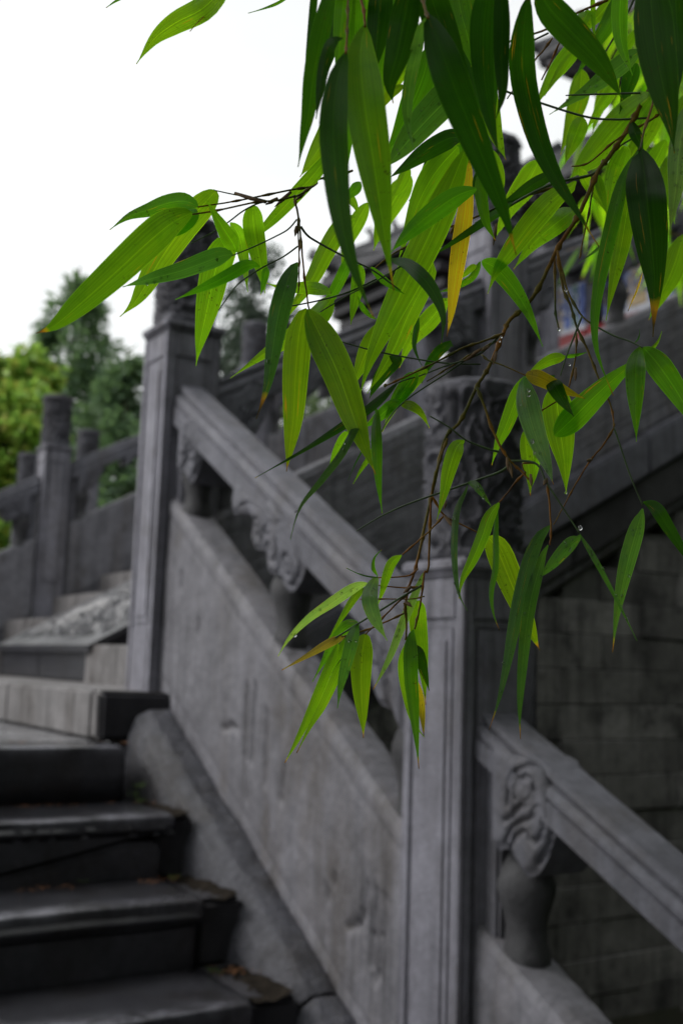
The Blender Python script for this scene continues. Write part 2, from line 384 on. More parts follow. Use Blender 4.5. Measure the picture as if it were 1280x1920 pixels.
def bay(parent, M, sgn, L, grooves=(), fine=True, s_off=0, top=.735, taper=0, rk=1):
    """one bay from post to post; s runs 0..L between post axes, sgn is the visible side of n"""
    a0, a1 = A/2, L-A/2
    MM = lambda s, q, n: M(s+s_off, q, n)
    tp = lambda s: 1+taper*(s/L-.5)
    MS = lambda s, q, n: M(s+s_off, q*tp(s), n)
    nw = .074
    hf, q0, q1 = slab_relief(L, grooves, top)
    b = MB(); nu, nv = (150, 70) if fine else (60, 30)
    for sg in ((sgn, -sgn) if fine else (sgn, -sgn)):
        if sg == sgn: fn = lambda u, v: MS(a0+u*(a1-a0), q0+v*(q1-q0), sg*(nw+hf(a0+u*(a1-a0), q0+v*(q1-q0))))
        else: fn = lambda u, v: MS(a0+u*(a1-a0), q0+v*(q1-q0), sg*(nw-.016*smooth(.035, .0, (1-v)*(q1-q0))**1.6))
        k = (nu, nv) if sg == sgn else (4, 30)
        vs, fs = grid_mesh('', fn, *k); b.add(vs, fs, True)
    # closing cap below the rounded top, ends hidden in the posts
    vs = []      # gently crowned top surface
    for i in range(nu+1):
        for j in range(7):
            f = -1+j/3; vs.append(MS(a0+(a1-a0)*i/nu, q1+.010*(1-f*f)+.002*fbm(i*.4, j*.5, 3), f*(nw-.0155)))
    b.add(vs, [(i*7+j, i*7+j+1, (i+1)*7+j+1, (i+1)*7+j) for i in range(nu) for j in range(6)], True)
    b.prism([(a0, q0-.5), (a1, q0-.5), (a1, q0+.012), (a0, q0+.012)], -nw+.012, nw-.012, MM)
    b.build('panel', M_PANEL, parent)
    # rail: three stepped strips
    b = MB()
    hp = [(.074, 1.118), (.080, 1.125), (.080, 1.198), (.068, 1.203), (.076, 1.211), (.075, 1.228), (.064, 1.248), (.050, 1.250), (.048, 1.258), (.059, 1.264), (.055, 1.281), (.044, 1.288)]
    hp = [(n, 1.118+(q-1.118)*rk) for n, q in hp]
    prof = [(-n, q) for n, q in hp] + hp[::-1]
    k = len(prof); seg = 24
    vs = []
    for i in range(seg+1):
        s = a0 + (a1-a0)*i/seg
        for n, q in prof:
            w_ = .0018*fbm(s*6+n*20, q*9, 5)
            vs.append(MM(s, q+w_, n*(1+w_*3)))
    fs = [(i*k+j, i*k+(j+1) % k, (i+1)*k+(j+1) % k, (i+1)*k+j) for i in range(seg) for j in range(k)]
    b.add(vs, fs); b.build('rail', M_RAIL, parent, .0035, 2)
    # stiles beside the posts
    for s0, s1 in ((a0, a0+.055), (a1-.055, a1)):
        b = MB(); b.prism([(s0, top*tp(s0)-.04), (s1, top*tp(s1)-.04), (s1, 1.12), (s0, 1.12)], -.05, .05, MM); b.build('stile', M_RAIL, parent, .008, 2)
    # cloud brackets and vases
    for kind, mir, c in (('half', False, a0+.055), ('half', True, a1-.055), ('mid', False, L/2 + (0 if rk == 1 else .17))):
        vs, fs = cloud_relief(kind)
        b = MB(); b.add([MM(c-p if mir else c+p, q, n) for p, q, n in vs], fs, False)
        b.build('cloud_bracket', M_RAIL, parent)
    for s in (a0+.098, L/2+.03, a1-.098):
        p0 = MM(s, 0, 0); zt = MM(s, top*tp(s)+.006, 0)[2]; k = 1.05 if rk == 1 else .97
        b = MB(); b.lathe([(r*(1 if rk == 1 else .98), (z-.06 if i == 0 else z)*k) for i, (r, z) in enumerate(VASE)], 28, (p0[0], p0[1], zt-.012)); b.build('vase_baluster', M_VASE, parent)

G1 = []
for pts in ([(468, 1290), (462, 1420), (466, 1500)], [(484, 1285), (474, 1430)], [(505, 1335), (500, 1470)], [(538, 1430), (530, 1500)],
            [(694, 1640), (686, 1700), (675, 1722), (655, 1730)], [(712, 1650), (704, 1740), (700, 1800)], [(728, 1660), (720, 1740), (712, 1815), (705, 1830)],
            [(620, 1660), (618, 1680)], [(632, 1630), (630, 1650)], [(345, 1090), (343, 1120)], [(375, 1175), (373, 1200)], [(420, 1370), (440, 1365), (448, 1372)]):
    G1.append((pixg(pts), .0085, .017))
# ---------------------------------------------------------------- balustrade of the lower flight (first post = corner post)
BL = thing('balustrade', (0, 0, 0), 'carved grey stone balustrade with the two tall pillars sloping down beside the lower steps', 'balustrade')
post(BL, (0, 0, 0), .4)
post(BL, (0, -L1, -D1), 2.1)
post(BL, (0, -2*L1, -2*D1-.05), 3.7)
bay(BL, M1, -1, L1, G1, True, 0, .775, -.16)
bay(BL, lambda s, q, n: (n, -s, q - T1*s + .09*(s-L1-.35)), -1, L1, G1, True, L1, .735, 0, .64)
# ---------------------------------------------------------------- near balustrade of the upper flight
BU = thing('balustrade', (0, 0, 0), 'dark stone balustrade climbing right above the brick wall behind the bamboo', 'balustrade')
post(BU, (L2, 0, L2*.5147), 1.1)
post(BU, (2*L2, 0, 2*L2*.53), 5.1)
post(BU, (3*L2, 0, 3*L2*.535), 2.6)
for k in range(3): bay(BU, lambda s, q, n: M2(s, q-.08, n), -1, L2, [([(.1, q_), (L2-.1, q_+.004)], .006, .0028) for q_ in (.10, .17, .23, .31, .38, .44, .52, .60, .66)], k < 2, k*L2, .715)
# ---------------------------------------------------------------- far balustrade of the upper flight
BF = thing('balustrade', (0, WY, 0), 'weathered stone balustrade on the far left side of the landing in front of the trees', 'balustrade')
FX = .78
for k in range(-2, 4):
    post(BF, (FX+k*L2, 0, (FX+k*L2)*T2+.02), k*1.3, .85)
MF = lambda s, q, n: (s, n*.85, q*.85 + T2*s + .02)
for k in range(-2, 3): bay(BF, MF, -1, L2, (), False, FX+k*L2, .73)
# ---------------------------------------------------------------- stone courses
def stone_row(name, boxes, mat, parent, bevel=.012, jitter=.004):
    for a, b_ in boxes:
        b = MB(); j = lambda: random.uniform(-jitter, jitter)
        b.box((a[0], a[1]+j(), a[2]), (b_[0], b_[1], b_[2]+j())); b.build(name, mat, parent, bevel, 2)
def worn(name, a, b_, mat, parent, amp=.006, bevel=.014, cuts=8):
    """a step stone with slightly worn, wavy edges"""
    mb = MB(); mb.box(a, b_)
    me = mb.mesh(name, bevel, 3)
    bm = bmesh.new(); bm.from_mesh(me)
    lx = [e for e in bm.edges if abs(e.verts[0].co.x-e.verts[1].co.x) > .5*(b_[0]-a[0])]
    if lx: bmesh.ops.subdivide_edges(bm, edges=lx, cuts=cuts, use_grid_fill=True)
    for v in bm.verts:
        p = v.co
        v.co += Vector((amp*noise.noise(p*5+Vector((9, 0, 0)))*.6, amp*noise.noise(p*6), amp*noise.noise(p*4+Vector((0, 7, 0)))*.8))
    bm.to_mesh(me); bm.free()
    return link(name, me, mat, parent)
def nosed(name, x0, x1, y, yb, zb, z, mat, parent, amp=.004, chips=0):
    """step stone with a rounded, chipped nosing and a painted edge highlight"""
    r = .011
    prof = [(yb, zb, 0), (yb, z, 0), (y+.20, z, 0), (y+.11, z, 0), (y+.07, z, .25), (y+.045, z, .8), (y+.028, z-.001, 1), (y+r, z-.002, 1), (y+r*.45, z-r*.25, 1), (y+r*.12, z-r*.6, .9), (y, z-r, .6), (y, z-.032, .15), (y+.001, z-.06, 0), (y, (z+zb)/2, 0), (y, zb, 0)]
    k = len(prof); n = max(8, int((x1-x0)/.025)); vs, glint = [], []
    ch = [(random.uniform(x0, x1), random.uniform(.008, .022), random.uniform(.003, .010)) for _ in range(chips)]
    for i in range(n+1):
        x = x0+(x1-x0)*i/n
        e = min(i, n-i)*(x1-x0)/n; rd = .012*smooth(.03, 0, e)
        cut = sum(d*math.exp(-((x-c)/w_)**2) for c, w_, d in ch)
        for py, pz, wv in prof:
            near = smooth(.08, .0, abs(py-y)) * smooth(.09, 0, z-pz)
            a1 = amp*fbm(x*3+y*7, pz*5, py*4) + .35*amp*fbm(x*19, pz*19, py*19)
            vs.append((x, py + a1*.7 + near*(cut*.8+rd), pz + a1*(.8 if pz > zb+.01 else 0) - near*(cut*.6+rd*.6))); glint.append(wv)
    fs = [(i*k+j, i*k+(j+1) % k, (i+1)*k+(j+1) % k, (i+1)*k+j) for i in range(n) for j in range(k)] + [tuple(range(k-1, -1, -1)), tuple(range(n*k, n*k+k))]
    b = MB(); b.add(vs, fs, True); b.sm[-1] = b.sm[-2] = False
    o = b.build(name, mat, parent)
    at_ = o.data.attributes.new('edge_glint', 'FLOAT', 'POINT'); at_.data.foreach_set('value', glint)
    return o
ST = thing('steps', (0, 0, 0), kind='structure')
ends = [-.335, -.296, -.352, -.37, -.34, -.36, -.33, -.35, -.34, -.36]
joints = [(-4.3, -2.9, -1.55), (-4.3, -2.5, -1.2), (-4.3, -3.1, -1.75), (-4.3, -2.2, -1.0)]
for i in range(0, 10):
    y = Y0 - G*i; z = Z0 - R*i
    js = list(joints[i % 4]) + [ends[i]]
    for a, c in zip(js, js[1:]):
        back = y + (G + .06 if i else .14)
        if i == 1 and c == ends[1]:
            # the stone with the diagonal crack: upper nosing piece and a broken lower piece
            yb = back; cr = [(a+.005, z-R+.02), (-.83, z-R+.045), (-.62, z-R+.085), (-.46, z-R+.12), (-.38, z-.062), (c, z-.055)]
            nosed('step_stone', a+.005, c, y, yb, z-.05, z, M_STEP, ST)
            up = cr + [(c, z-.048), (a+.005, z-.048)]
            lo = [(a+.005, z-R-.03), (c-.045, z-R-.03), (c-.04, z-.10), (c-.06, z-.082)] + [(x, q-.011) for x, q in reversed(cr[1:-2])]
            b = MB(); b.prism(up, y+.003, yb, lambda s, q, n: (s, n, q)); b.build('step_stone', M_STEP, ST, .006, 2)
            b = MB(); b.prism(lo, y+.005, yb, lambda s, q, n: (s, n, q)); b.build('step_stone', M_STEP, ST, .01, 2)
            b = MB(); b.box((c-.044, y+.03, z-R), (c+.0, yb-.01, z-.06)); b.build('step_stone', M_DARK, ST, .008, 2)
        elif i == 2:
            # thin tread slab over a recessed riser stone
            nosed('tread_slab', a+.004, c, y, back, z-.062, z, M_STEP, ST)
            worn('step_stone', (a+.004, y+.018, z-R-.03), (c-.012, back-.02, z-.065), M_STEP, ST)
        else:
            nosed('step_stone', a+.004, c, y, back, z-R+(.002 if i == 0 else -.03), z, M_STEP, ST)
    # heaped soil between the step ends and the kerb
    def hf(u, v, i=i, y=y, z=z):
        x = ends[i]-.01+u*(-.235-ends[i]+.01); yy_ = y+.02+v*(G-.02)-G
        hgt = -R + .014 + .012*smooth(.3, 1, u)
        return (x, yy_, z-.025+hgt+.006*fbm(x*14, yy_*14, i)+.006*fbm(x*60, yy_*60, i))
    if i or True:
        vs, fs = grid_mesh('', hf, 14, 26); b = MB(); b.add(vs, fs, True); o = b.build('soil', M_SOIL, ST, loc=None); o['kind'] = 'stuff'
        worn('filler_stone', (min(ends[i], ends[(i+1) % 10])-.012, y-G+.035, z-2*R-.02), (-.21, y+.06, z-R-.012), M_DARK, ST, .012, .02)
# kerb stones along the foot of the balustrade
def kerb(s0, s1, X0=-.215, X1=-.03):
    b = MB(); M = lambda a, q, n: (n, -a, q - T1*a)
    nu, nv = max(10, int((s1-s0)/.014)), 40
    prof = [(-.258, -.45), (-.254, -.12), (-.246, -.01), (-.220, .055), (-.165, .09), (-.10, .088), (X1, .07)]
    def fn(u, v):
        k = v*(len(prof)-1); i = min(int(k), len(prof)-2); f = k-i
        n = prof[i][0]*(1-f)+prof[i+1][0]*f; q = prof[i][1]*(1-f)+prof[i+1][1]*f
        s = s0+u*(s1-s0)
        e = min(u, 1-u)*(s1-s0)
        rd = .008*smooth(.02, 0, e)
        d = .007*fbm(s*4, q*4+n*6, 2) + .005*fbm(s*14, q*14, n*14) + .0025*fbm(s*40, q*40, n*40)
        return M(s, q + d - rd, n + .5*d + rd)
    vs, fs = grid_mesh('', fn, nu, nv); b.add(vs, fs, True)
    b.prism([(s0+.01, -.5), (s1-.01, -.5), (s1-.01, .03), (s0+.01, .03)], -.19, X1, M)
    b.build('kerb_stone', M_KERB, ST)
kerb(.238, 1.442); kerb(1.452, 2.9); kerb(2.93, 4.3)
# block under the corner post
worn('step_stone', (-.342, -.185, Z0+.002), (.12, -.125, .0), M_RISER, ST, .006, .012)
worn('kerb_stone', (-.344, -.225, Z0+.003), (-.03, -.188, -.006), M_DARK, ST, .008, .014)  # dark slab standing in for the shade on the block's front face
# ---------------------------------------------------------------- landing
LD = thing('landing', (0, 0, 0), kind='structure')
yy = [Y0+.144, .55, 1.35, 2.2, 3.05, 3.98]
for j, (a, c) in enumerate(zip(yy, yy[1:])):
    js = [-4.3, -3.0-.3*(j % 2), -1.8-.25*(j % 3), -.347]
    for p, q in zip(js, js[1:]):
        worn('paving_stone', (p+.003, a+.003, Z0-.16), (q-.003, c-.003, Z0-.001), M_PAVE, LD, .004, .006)
# ---------------------------------------------------------------- upper flight
UF = thing('steps', (0, 0, 0), kind='structure')
for i in range(14):
    x = -.345 if i == 0 else .12+.346*(i-1); x1 = .12+.346*i
    z = R*i
    spans = [(.0, .62), (.62, 1.265), (2.80, 3.42), (3.42, 3.95)] if i else [(-.122, .95), (.95, 2.2), (2.2, 3.95)]
    for a, c in spans:
        worn('step_stone', (x, a+.003, z-R-.02 if i else Z0+.001), (x1+.05, c-.003, z), M_RISER, UF, .005, .010)
    if i == 1:
        worn('step_stone', (x+.01, 1.272, .001), (x+.5, 2.03, .165), M_STEP, UF, .006, .012)
        worn('step_stone', (x+.01, 2.036, .001), (x+.5, 2.79, .165), M_STEP, UF, .006, .012)
# carved dragon ramp between the two runs of steps
CR = thing('carved_ramp', (.1, 2.03, .18), 'sloping carved stone slab with wet relief between the far steps', 'carved ramp')
x0, x1, ya, yb = 0.0, 4.6, -.86, .76
def rampf(u, v):
    x = x0+u*(x1-x0); y = ya+v*(yb-ya)
    e = min(v, 1-v)*(yb-ya); d = min(e, u*(x1-x0))
    ins = smooth(.10, .14, d)
    wv = noise.noise(Vector((x*3, y*3, 1)))*1.6
    n = noise.noise(Vector((x*5+wv, y*5-wv, 4)))
    rl = (1-abs(math.sin(math.pi*2.2*n)))**1.3
    return (x, y, T2*x + .005 - .075*ins + .115*ins*rl)
b = MB(); vs, fs = grid_mesh('', rampf, 260, 90); b.add(vs, fs, True); b.build('carved_relief', stone('wet_carved_stone', (.075, .075, .082), (.19, .19, .20), (.02, .02, .024), .7, rough=(.2, .5), spec=.5, drip=False), CR)
b = MB(); b.prism([(x0, -.03), (x1, -.03), (x1, .003), (x0, .003)], ya, yb, lambda s, q, n: (s, n, q+T2*s)); b.build('slab_base', M_STEP, CR)
b = MB(); b.prism([(x0+.06, -.4), (x1, -.4), (x1, -.034), (x0+.06, -.034)], ya+.02, yb-.02, lambda s, q, n: (s, n, q+T2*s)); b.build('slab_base', M_DARK, CR)
# ---------------------------------------------------------------- wall under the near upper balustrade
WL = thing('stone_wall', (0, 0, 0), 'grey brick retaining wall with dark ledge under the climbing balustrade at right', 'wall')
def seg_course(name, s0, s1, n, qa, qb, na, nb, mat, bevel=.01):
    w_ = (s1-s0)/n
    for i in range(n):
        b = MB(); a = s0+i*w_
        j = random.uniform(-.004, .004)
        b.prism([(a+.003, qa), (a+w_-.003, qa), (a+w_-.003, qb), (a+.003, qb)], na+j, nb, M2); b.build(name, mat, WL, bevel, 2)
seg_course('ledge_stone', .13, 5.1, 4, -.255, -.035, -.15, .10, M_RAIL, .014)
seg_course('dark_course_stone', .13, 5.1, 5, -.50, -.262, -.105, .10, stone('stained_shaded_stone', (.03, .03, .033), (.065, .064, .066), (.02, .02, .02), .5), .012)  # dark from stain and from the ledge's overhang shadow put into the colour
b = MB(); b.box((.125, -.02, -2.7), (5.1, .30, -.42)); b.prism([(.125, -.6), (5.1, -.6), (5.1, -.4), (.125, -.4)], -.018, .30, M2)
for i in range(12):
    b.box((.13+.4*i, -.019, -.5), (.13+.4*(i+1)-.001, .295, T2*(.13+.4*i)-.5))
b.build('wall_core', M_MORTAR, WL)
bm_cache = {}
z = -1.95; r = 0
while z < 2.2:
    x = .13 - (.28 if r % 2 else 0)
    while x < 4.6:
        xa, xb = max(x, .13), x+.56
        if xb-xa > .1 and z+.168 < T2*xa-.50+.16:
            key = round(xb-xa, 2)
            if key not in bm_cache:
                b = MB(); b.box((.002, -.048, .0015), (xb-xa-.002, .02, .1725)); bm_cache[key] = b.mesh('brick', .0035, 1)
            o = link('brick', bm_cache[key], M_BRICK, WL, (xa, random.uniform(-.008, .008), z))
        x += .56
    z += .1745; r += 1
# ---------------------------------------------------------------- foliage
def leaf_mat(name, cols, rough=.5, trans=.42, tcol=(.25, .4, .05)):
    mt, N, L, B = new_mat(name)
    g = N.new('ShaderNodeNewGeometry')
    r = ramp(N, L, g.outputs['Random Per Island'], [(i/(len(cols)-1), c) for i, c in enumerate(cols)])
    big = noise_tex(N, L, g.outputs['Position'], .9, 3)
    c = mixc(N, L, .5, r.outputs[0], ramp(N, L, big, [(.35, (.55,)*3), (.65, (1.25,)*3)]).outputs[0], 'MULTIPLY')
    L.new(c, B.inputs['Base Color']); B.inputs['Roughness'].default_value = rough
    t = N.new('ShaderNodeBsdfTranslucent'); L.new(mixc(N, L, .5, c, tcol), t.inputs['Color'])
    mx = N.new('ShaderNodeMixShader'); mx.inputs[0].default_value = trans
    L.new(B.outputs[0], mx.inputs[1]); L.new(t.outputs[0], mx.inputs[2]); L.new(mx.outputs[0], N['Material Output'].inputs[0])
    return mt
M_BARK = plain('bark', (.07, .055, .045), .9, .5, 20, bump=.5)
def leaf_cloud(rs, blobs, n, size, elong=2.0, droop=.3, shell=.55, clump=.30):
    vs, fs = [], []
    tot = sum(b[1]**2 for b in blobs)
    for c, r, sq in blobs:
        c = Vector(c)
        k = int(n*r*r/tot)
        # clumps inside the blob
        cl = []
        for _ in range(max(6, int(26*min(1, r)))):
            d = Vector((rs.gauss(0, 1), rs.gauss(0, 1), rs.gauss(0, 1))).normalized()
            cl.append(c + Vector((d.x, d.y, d.z*sq))*r*rs.uniform(shell, 1.0))
        for _ in range(k):
            q = rs.choice(cl); cr = r*clump
            p = q + Vector((rs.gauss(0, cr), rs.gauss(0, cr), rs.gauss(0, cr*.7)))
            a = Vector((rs.gauss(0, 1), rs.gauss(0, 1), rs.gauss(0, .6)-droop)).normalized()
            s = a.cross(Vector((rs.gauss(0, 1), rs.gauss(0, 1), rs.gauss(0, 1)))).normalized()
            l = size*rs.uniform(.6, 1.3); w_ = l/elong
            b = len(vs)
            vs += [p, p+a*l*.45+s*w_*.5, p+a*l, p+a*l*.45-s*w_*.5]
            fs.append((b, b+1, b+2, b+3))
    return vs, fs
def tree(name, loc, trunk_h, blobs, n, size, mat, label, cat='tree', group=None, elong=2.0, seed=1, r0=.12, shell=.5, clump=.30):
    rs = random.Random(seed)
    t = thing(name, loc, label, cat, group)
    loc = Vector(loc)
    b = MB(); top = Vector(blobs[0][0]) - loc
    b.tube([(0, 0, -.3), Vector((.05, .02, trunk_h*.5)), (top.x*.4, top.y*.4, trunk_h), top], [r0*1.2, r0, r0*.8, r0*.25], 10)
    tr = b.build('trunk', M_BARK, t)
    for c, r, sq in blobs[1:]:
        e = Vector(c)-loc; s = Vector((top.x*.4, top.y*.4, trunk_h*rs.uniform(.7, 1)))
        b = MB(); b.tube([s, (s+e)/2+Vector((0, 0, -.1*r)), e], [r0*.5, r0*.3, r0*.1], 7); b.build('limb', M_BARK, tr)
    vs, fs = leaf_cloud(rs, [((Vector(c)-loc), r, sq) for c, r, sq in blobs], n, size, elong, shell=shell, clump=clump)
    me = bpy.data.meshes.new('crown'); me.from_pydata([tuple(v) for v in vs], [], fs); me.update()
    link('crown', me, mat, t)
    return t
M_YG = leaf_mat('yellow_green_leaves', [(.08, .19, .03), (.17, .33, .04), (.29, .43, .06), (.46, .40, .08)], trans=.5, tcol=(.5, .78, .14))
M_CON = leaf_mat('conifer_needles', [(.065, .125, .075), (.10, .17, .095), (.14, .21, .12)], .7, .40, (.25, .42, .12))
M_FAR = leaf_mat('far_leaves', [(.05, .075, .06), (.075, .105, .08), (.09, .13, .09)], .6, .25, (.14, .2, .1))  # greyed, bluer leaf colour stands in for distance haze
M_GRN = leaf_mat('green_leaves', [(.03, .06, .016), (.05, .09, .022), (.075, .12, .03)], .5, .3, (.16, .28, .04))
def pxb(lst, d):
    """blobs given as (u, v, radius px, squash) at distance d"""
    return [(at(u, v, d+dd), r*d/F, sq) for u, v, r, sq, dd in lst]
bl = pxb([(-40, 830, 120, 1, 0), (15, 700, 82, 1, .3), (20, 790, 80, 1, 0), (60, 740, 60, 1, .1), (60, 800, 62, 1, -.2), (30, 900, 80, 1, .2), (75, 700, 42, .8, .4), (0, 960, 75, 1, -.3), (-150, 750, 120, 1, 0), (-120, 640, 80, 1, .5), (95, 870, 45, 1, .3), (-10, 1080, 70, 1, 0)], 12.5)
tree('broadleaf_tree', (bl[0][0].x, bl[0][0].y, -.4), 1.6, bl, 16000, .13, M_YG, 'yellow green broadleaf tree behind the balustrade at the left edge', seed=3, shell=.25, clump=.17)
# conifer
def conifer(loc, apex, rad, n, label, seed):
    rs = random.Random(seed); loc = Vector(loc); apex = Vector(apex)
    t = thing('conifer_tree', loc, label, 'tree')
    H = apex.z-loc.z
    b = MB(); b.tube([(0, 0, -.3), (0, 0, H*.5), apex-loc], [.16, .11, .02], 9); b.build('trunk', M_BARK, t)
    vs, fs = [], []
    nbr = 260; per = n//nbr
    for i in range(nbr):      # feathery boughs drooping from the stem
        f = .04+.96*rs.random()**.7; z = H*(1-f); an = rs.uniform(0, 6.283); ln = (rad*f*rs.uniform(.6, 1.12) + .12)
        dr = Vector((math.cos(an), math.sin(an), 0)); sd = Vector((-math.sin(an), math.cos(an), 0)); lift = rs.uniform(-.1, .35)
        for k_ in range(per):
            q = rs.random()**.6; w_ = .16*ln*(1-.6*q)+.05
            p = dr*ln*q + sd*rs.gauss(0, w_) + Vector((0, 0, z + ln*(lift*q-.42*q*q) + rs.gauss(0, .10+.05*ln)))
            a = (dr*rs.uniform(.2, 1) + sd*rs.uniform(-.8, .8) + Vector((0, 0, rs.uniform(-.5, .4)))).normalized()
            s = a.cross(Vector((rs.gauss(0, 1), rs.gauss(0, 1), 1))).normalized(); l = rs.uniform(.12, .30); k = len(vs)
            vs += [p, p+a*l*.5+s*l*.18, p+a*l, p+a*l*.5-s*l*.18]; fs.append((k, k+1, k+2, k+3))
    me = bpy.data.meshes.new('crown'); me.from_pydata([tuple(v) for v in vs], [], fs); me.update()
    link('crown', me, M_CON, t)
ap = at(150, 500, 25); conifer((ap.x, ap.y, -.2), ap, 5.2, 32000, 'dark green conifer with a pointed top standing behind the yellow green tree', 2)
ap = at(240, 655, 23); conifer((ap.x, ap.y, -.2), ap, 4.2, 24000, 'lower dark conifer just left of the tall pillar', 5)
bl = pxb([(455, 600, 50, 1.1, 0), (470, 520, 38, 1, 0), (440, 690, 60, 1, .5), (520, 690, 60, 1, -.5), (500, 480, 22, 1, 0), (540, 600, 30, 1, 0)], 36)
tree('broadleaf_tree', (bl[0][0].x, bl[0][0].y, 0), 4, bl, 3600, .26, M_FAR, 'hazy grey green tree seen just right of the tall pillar', seed=8, elong=1.8)
bl = pxb([(600, 800, 70, 1, 0), (560, 860, 60, .9, 0), (660, 850, 65, .9, 0), (620, 900, 70, .9, 0), (740, 790, 36, 1, 0), (700, 880, 60, .8, 0)], 27)
tree('broadleaf_tree', (bl[0][0].x, bl[0][0].y, 0), 2.5, bl, 6500, .17, M_GRN, 'green tree seen through the gap above the dark stone panel', seed=11)
bl = pxb([(600, 760, 80, 1, 0), (680, 800, 70, 1, 0), (540, 780, 60, 1, 0)], 40)
tree('broadleaf_tree', (bl[0][0].x, bl[0][0].y, 0), 3.5, bl, 2300, .28, M_FAR, 'pale distant tree behind the green tree in the gap under the rail', seed=12)
# unseen tree added left of the stair, its crown shading the lower steps
tree('broadleaf_tree', (-5.4, -2.6, -2.2), 3.6, [((-4.3, -2.6, 3.6), 1.6, .8), ((-3.1, -2.3, 3.3), 1.3, .8), ((-2.7, -3.5, 3.5), 1.2, .8), ((-4.2, -3.8, 3.3), 1.4, .8)], 9000, .2, M_GRN, 'leafy green tree added left of the lower steps, out of the picture, for shade', seed=33, shell=.2)
# unseen trees added behind and right of the viewer to shade faces turned towards us
for k, (x, y, hh, r) in enumerate(((4.6, -9.0, 4.6, 3.3), (0.2, -11.5, 4.8, 3.6), (-5.2, -11.0, 4.6, 3.4), (8.5, -5.5, 4.2, 3.0), (3.6, -6.0, 2.6, 2.0))):
    rs_ = random.Random(40+k)
    bl = [((x, y, hh-1.2), r, 1), ((x+1.4, y+.4, hh-3.4), r*.8, .9), ((x-1.5, y-.2, hh-3.6), r*.8, .9), ((x, y+.8, hh+1.6), r*.7, .8)]
    tree('broadleaf_tree', (x, y, -2.55), 2.4, bl, 24000, .36, M_GRN, ('added tall green tree right behind the viewer, unseen, for shade', 'added broad green tree directly behind the viewer, unseen, for shade', 'added green tree behind the viewer on the left, unseen, for shade', 'green tree added right of the stair, out of the picture, for shade', 'small bushy green tree added unseen beside the viewer on the right, for shade')[k], seed=60+k, shell=.2)
# ---------------------------------------------------------------- far terrace railing behind the far balustrade
FT = thing('balustrade', (0, 0, 0), 'two small far stone posts showing above the left balustrade', 'balustrade')
for k, (u, v) in enumerate(((167, 806), (58, 850))):
    P = at(u, v, 11.5); post(FT, (P.x, P.y, P.z-1.96*.9), k*2.0+.4, .9)
pa, pb_ = at(167, 806, 11.5), at(58, 850, 11.5)
b = MB(); d = (pb_-pa)
b.tube([pa+Vector((0, 0, -.85)), pb_+Vector((0, 0, -.85))], .07, 10); b.build('rail', M_RAIL, FT)
# ---------------------------------------------------------------- temple hall
M_TILE = plain('roof_tile', (.055, .056, .062), .7, .3, 6)
M_WOODD = plain('dark_painted_timber', (.030, .028, .034), .6, .5, 9)
M_RED = plain('red_lacquer', (.20, .022, .025), .5, .25, 5)
M_BLUE = plain('blue_paint', (.09, .13, .34), .6, .3, 14)
M_GOLDP = plain('ochre_paint', (.38, .29, .17), .6, .3, 14)
M_WHITEP = plain('pale_paint', (.42, .44, .50), .6, .3, 14)
M_GREENP = plain('green_paint', (.05, .15, .10), .6, .3, 14)
M_BRONZE = plain('bronze', (.09, .075, .06), .5, .3, 20, .6)
HX, HYF, HYN, HFL = 11.5, 12.9, 3.2, 2.75
zr = on_x(1090, 618, HX).z              # top of red lintel
zf = on_x(1090, 520, HX).z              # top of painted frieze
ze = at(612, 500, 23.2).z               # lower eave corner
H = thing('temple_hall', (HX, (HYF+HYN)/2, HFL), 'dark two tiered temple hall with painted beams and upturned eaves at upper right', 'temple')
o_ = Vector((HX, (HYF+HYN)/2, HFL))
def hb(name, a, b_, mat, parent=H, bevel=.01):
    b = MB(); b.box(tuple(Vector(a)-o_), tuple(Vector(b_)-o_)); return b.build(name, mat, parent, bevel, 1)
hb('wall', (HX+.35, HYN, HFL), (HX+9, HYF-.35, zf+.2), M_WOODD)
nb = 5; bw = (HYF-HYN)/nb
for i in range(nb+1):
    y = HYN+bw*i
    b = MB(); b.lathe([(.24, 0), (.24, .1), (.2, .16), (.2, zr-HFL)], 16, tuple(Vector((HX+.1, y, HFL))-o_)); b.build('column', M_RED, H)
for i in range(nb):
    ya, yb = HYN+bw*i+.22, HYN+bw*(i+1)-.22
    l = hb('lintel', (HX-.03, ya, zr-.42), (HX+.2, yb, zr-.004), M_RED)
    bm_ = hb('painted_beam', (HX, ya, zr), (HX+.22, yb, zf), M_WHITEP)
    w_ = yb-ya; hh = zf-zr
    for k, (f0, f1, mt) in enumerate(((0, .1, M_BLUE), (.12, .2, M_GREENP), (.22, .34, M_BLUE), (.37, .63, M_GOLDP), (.66, .78, M_BLUE), (.8, .88, M_GREENP), (.9, 1, M_BLUE))):
        hb('painted_panel', (HX-.018, ya+w_*f0, zr+hh*.10), (HX+.05, ya+w_*f1, zr+hh*.90), mt, bm_, .02)
    for k in range(7):      # curling motifs
        b = MB(); yc = ya+w_*(.08+.14*k)
        b.tube([tuple(Vector((HX-.03, yc+.22*(1-j/16)*math.cos(j*.7), zr+hh*.5+.3*(1-j/16)*math.sin(j*.7)))-o_) for j in range(16)], .018, 5); b.build('painted_scroll', M_WHITEP if k % 2 else M_BLUE, bm_)
    hb('window_lattice', (HX+.25, ya, HFL+.9), (HX+.33, yb, zr-.5), M_RED)
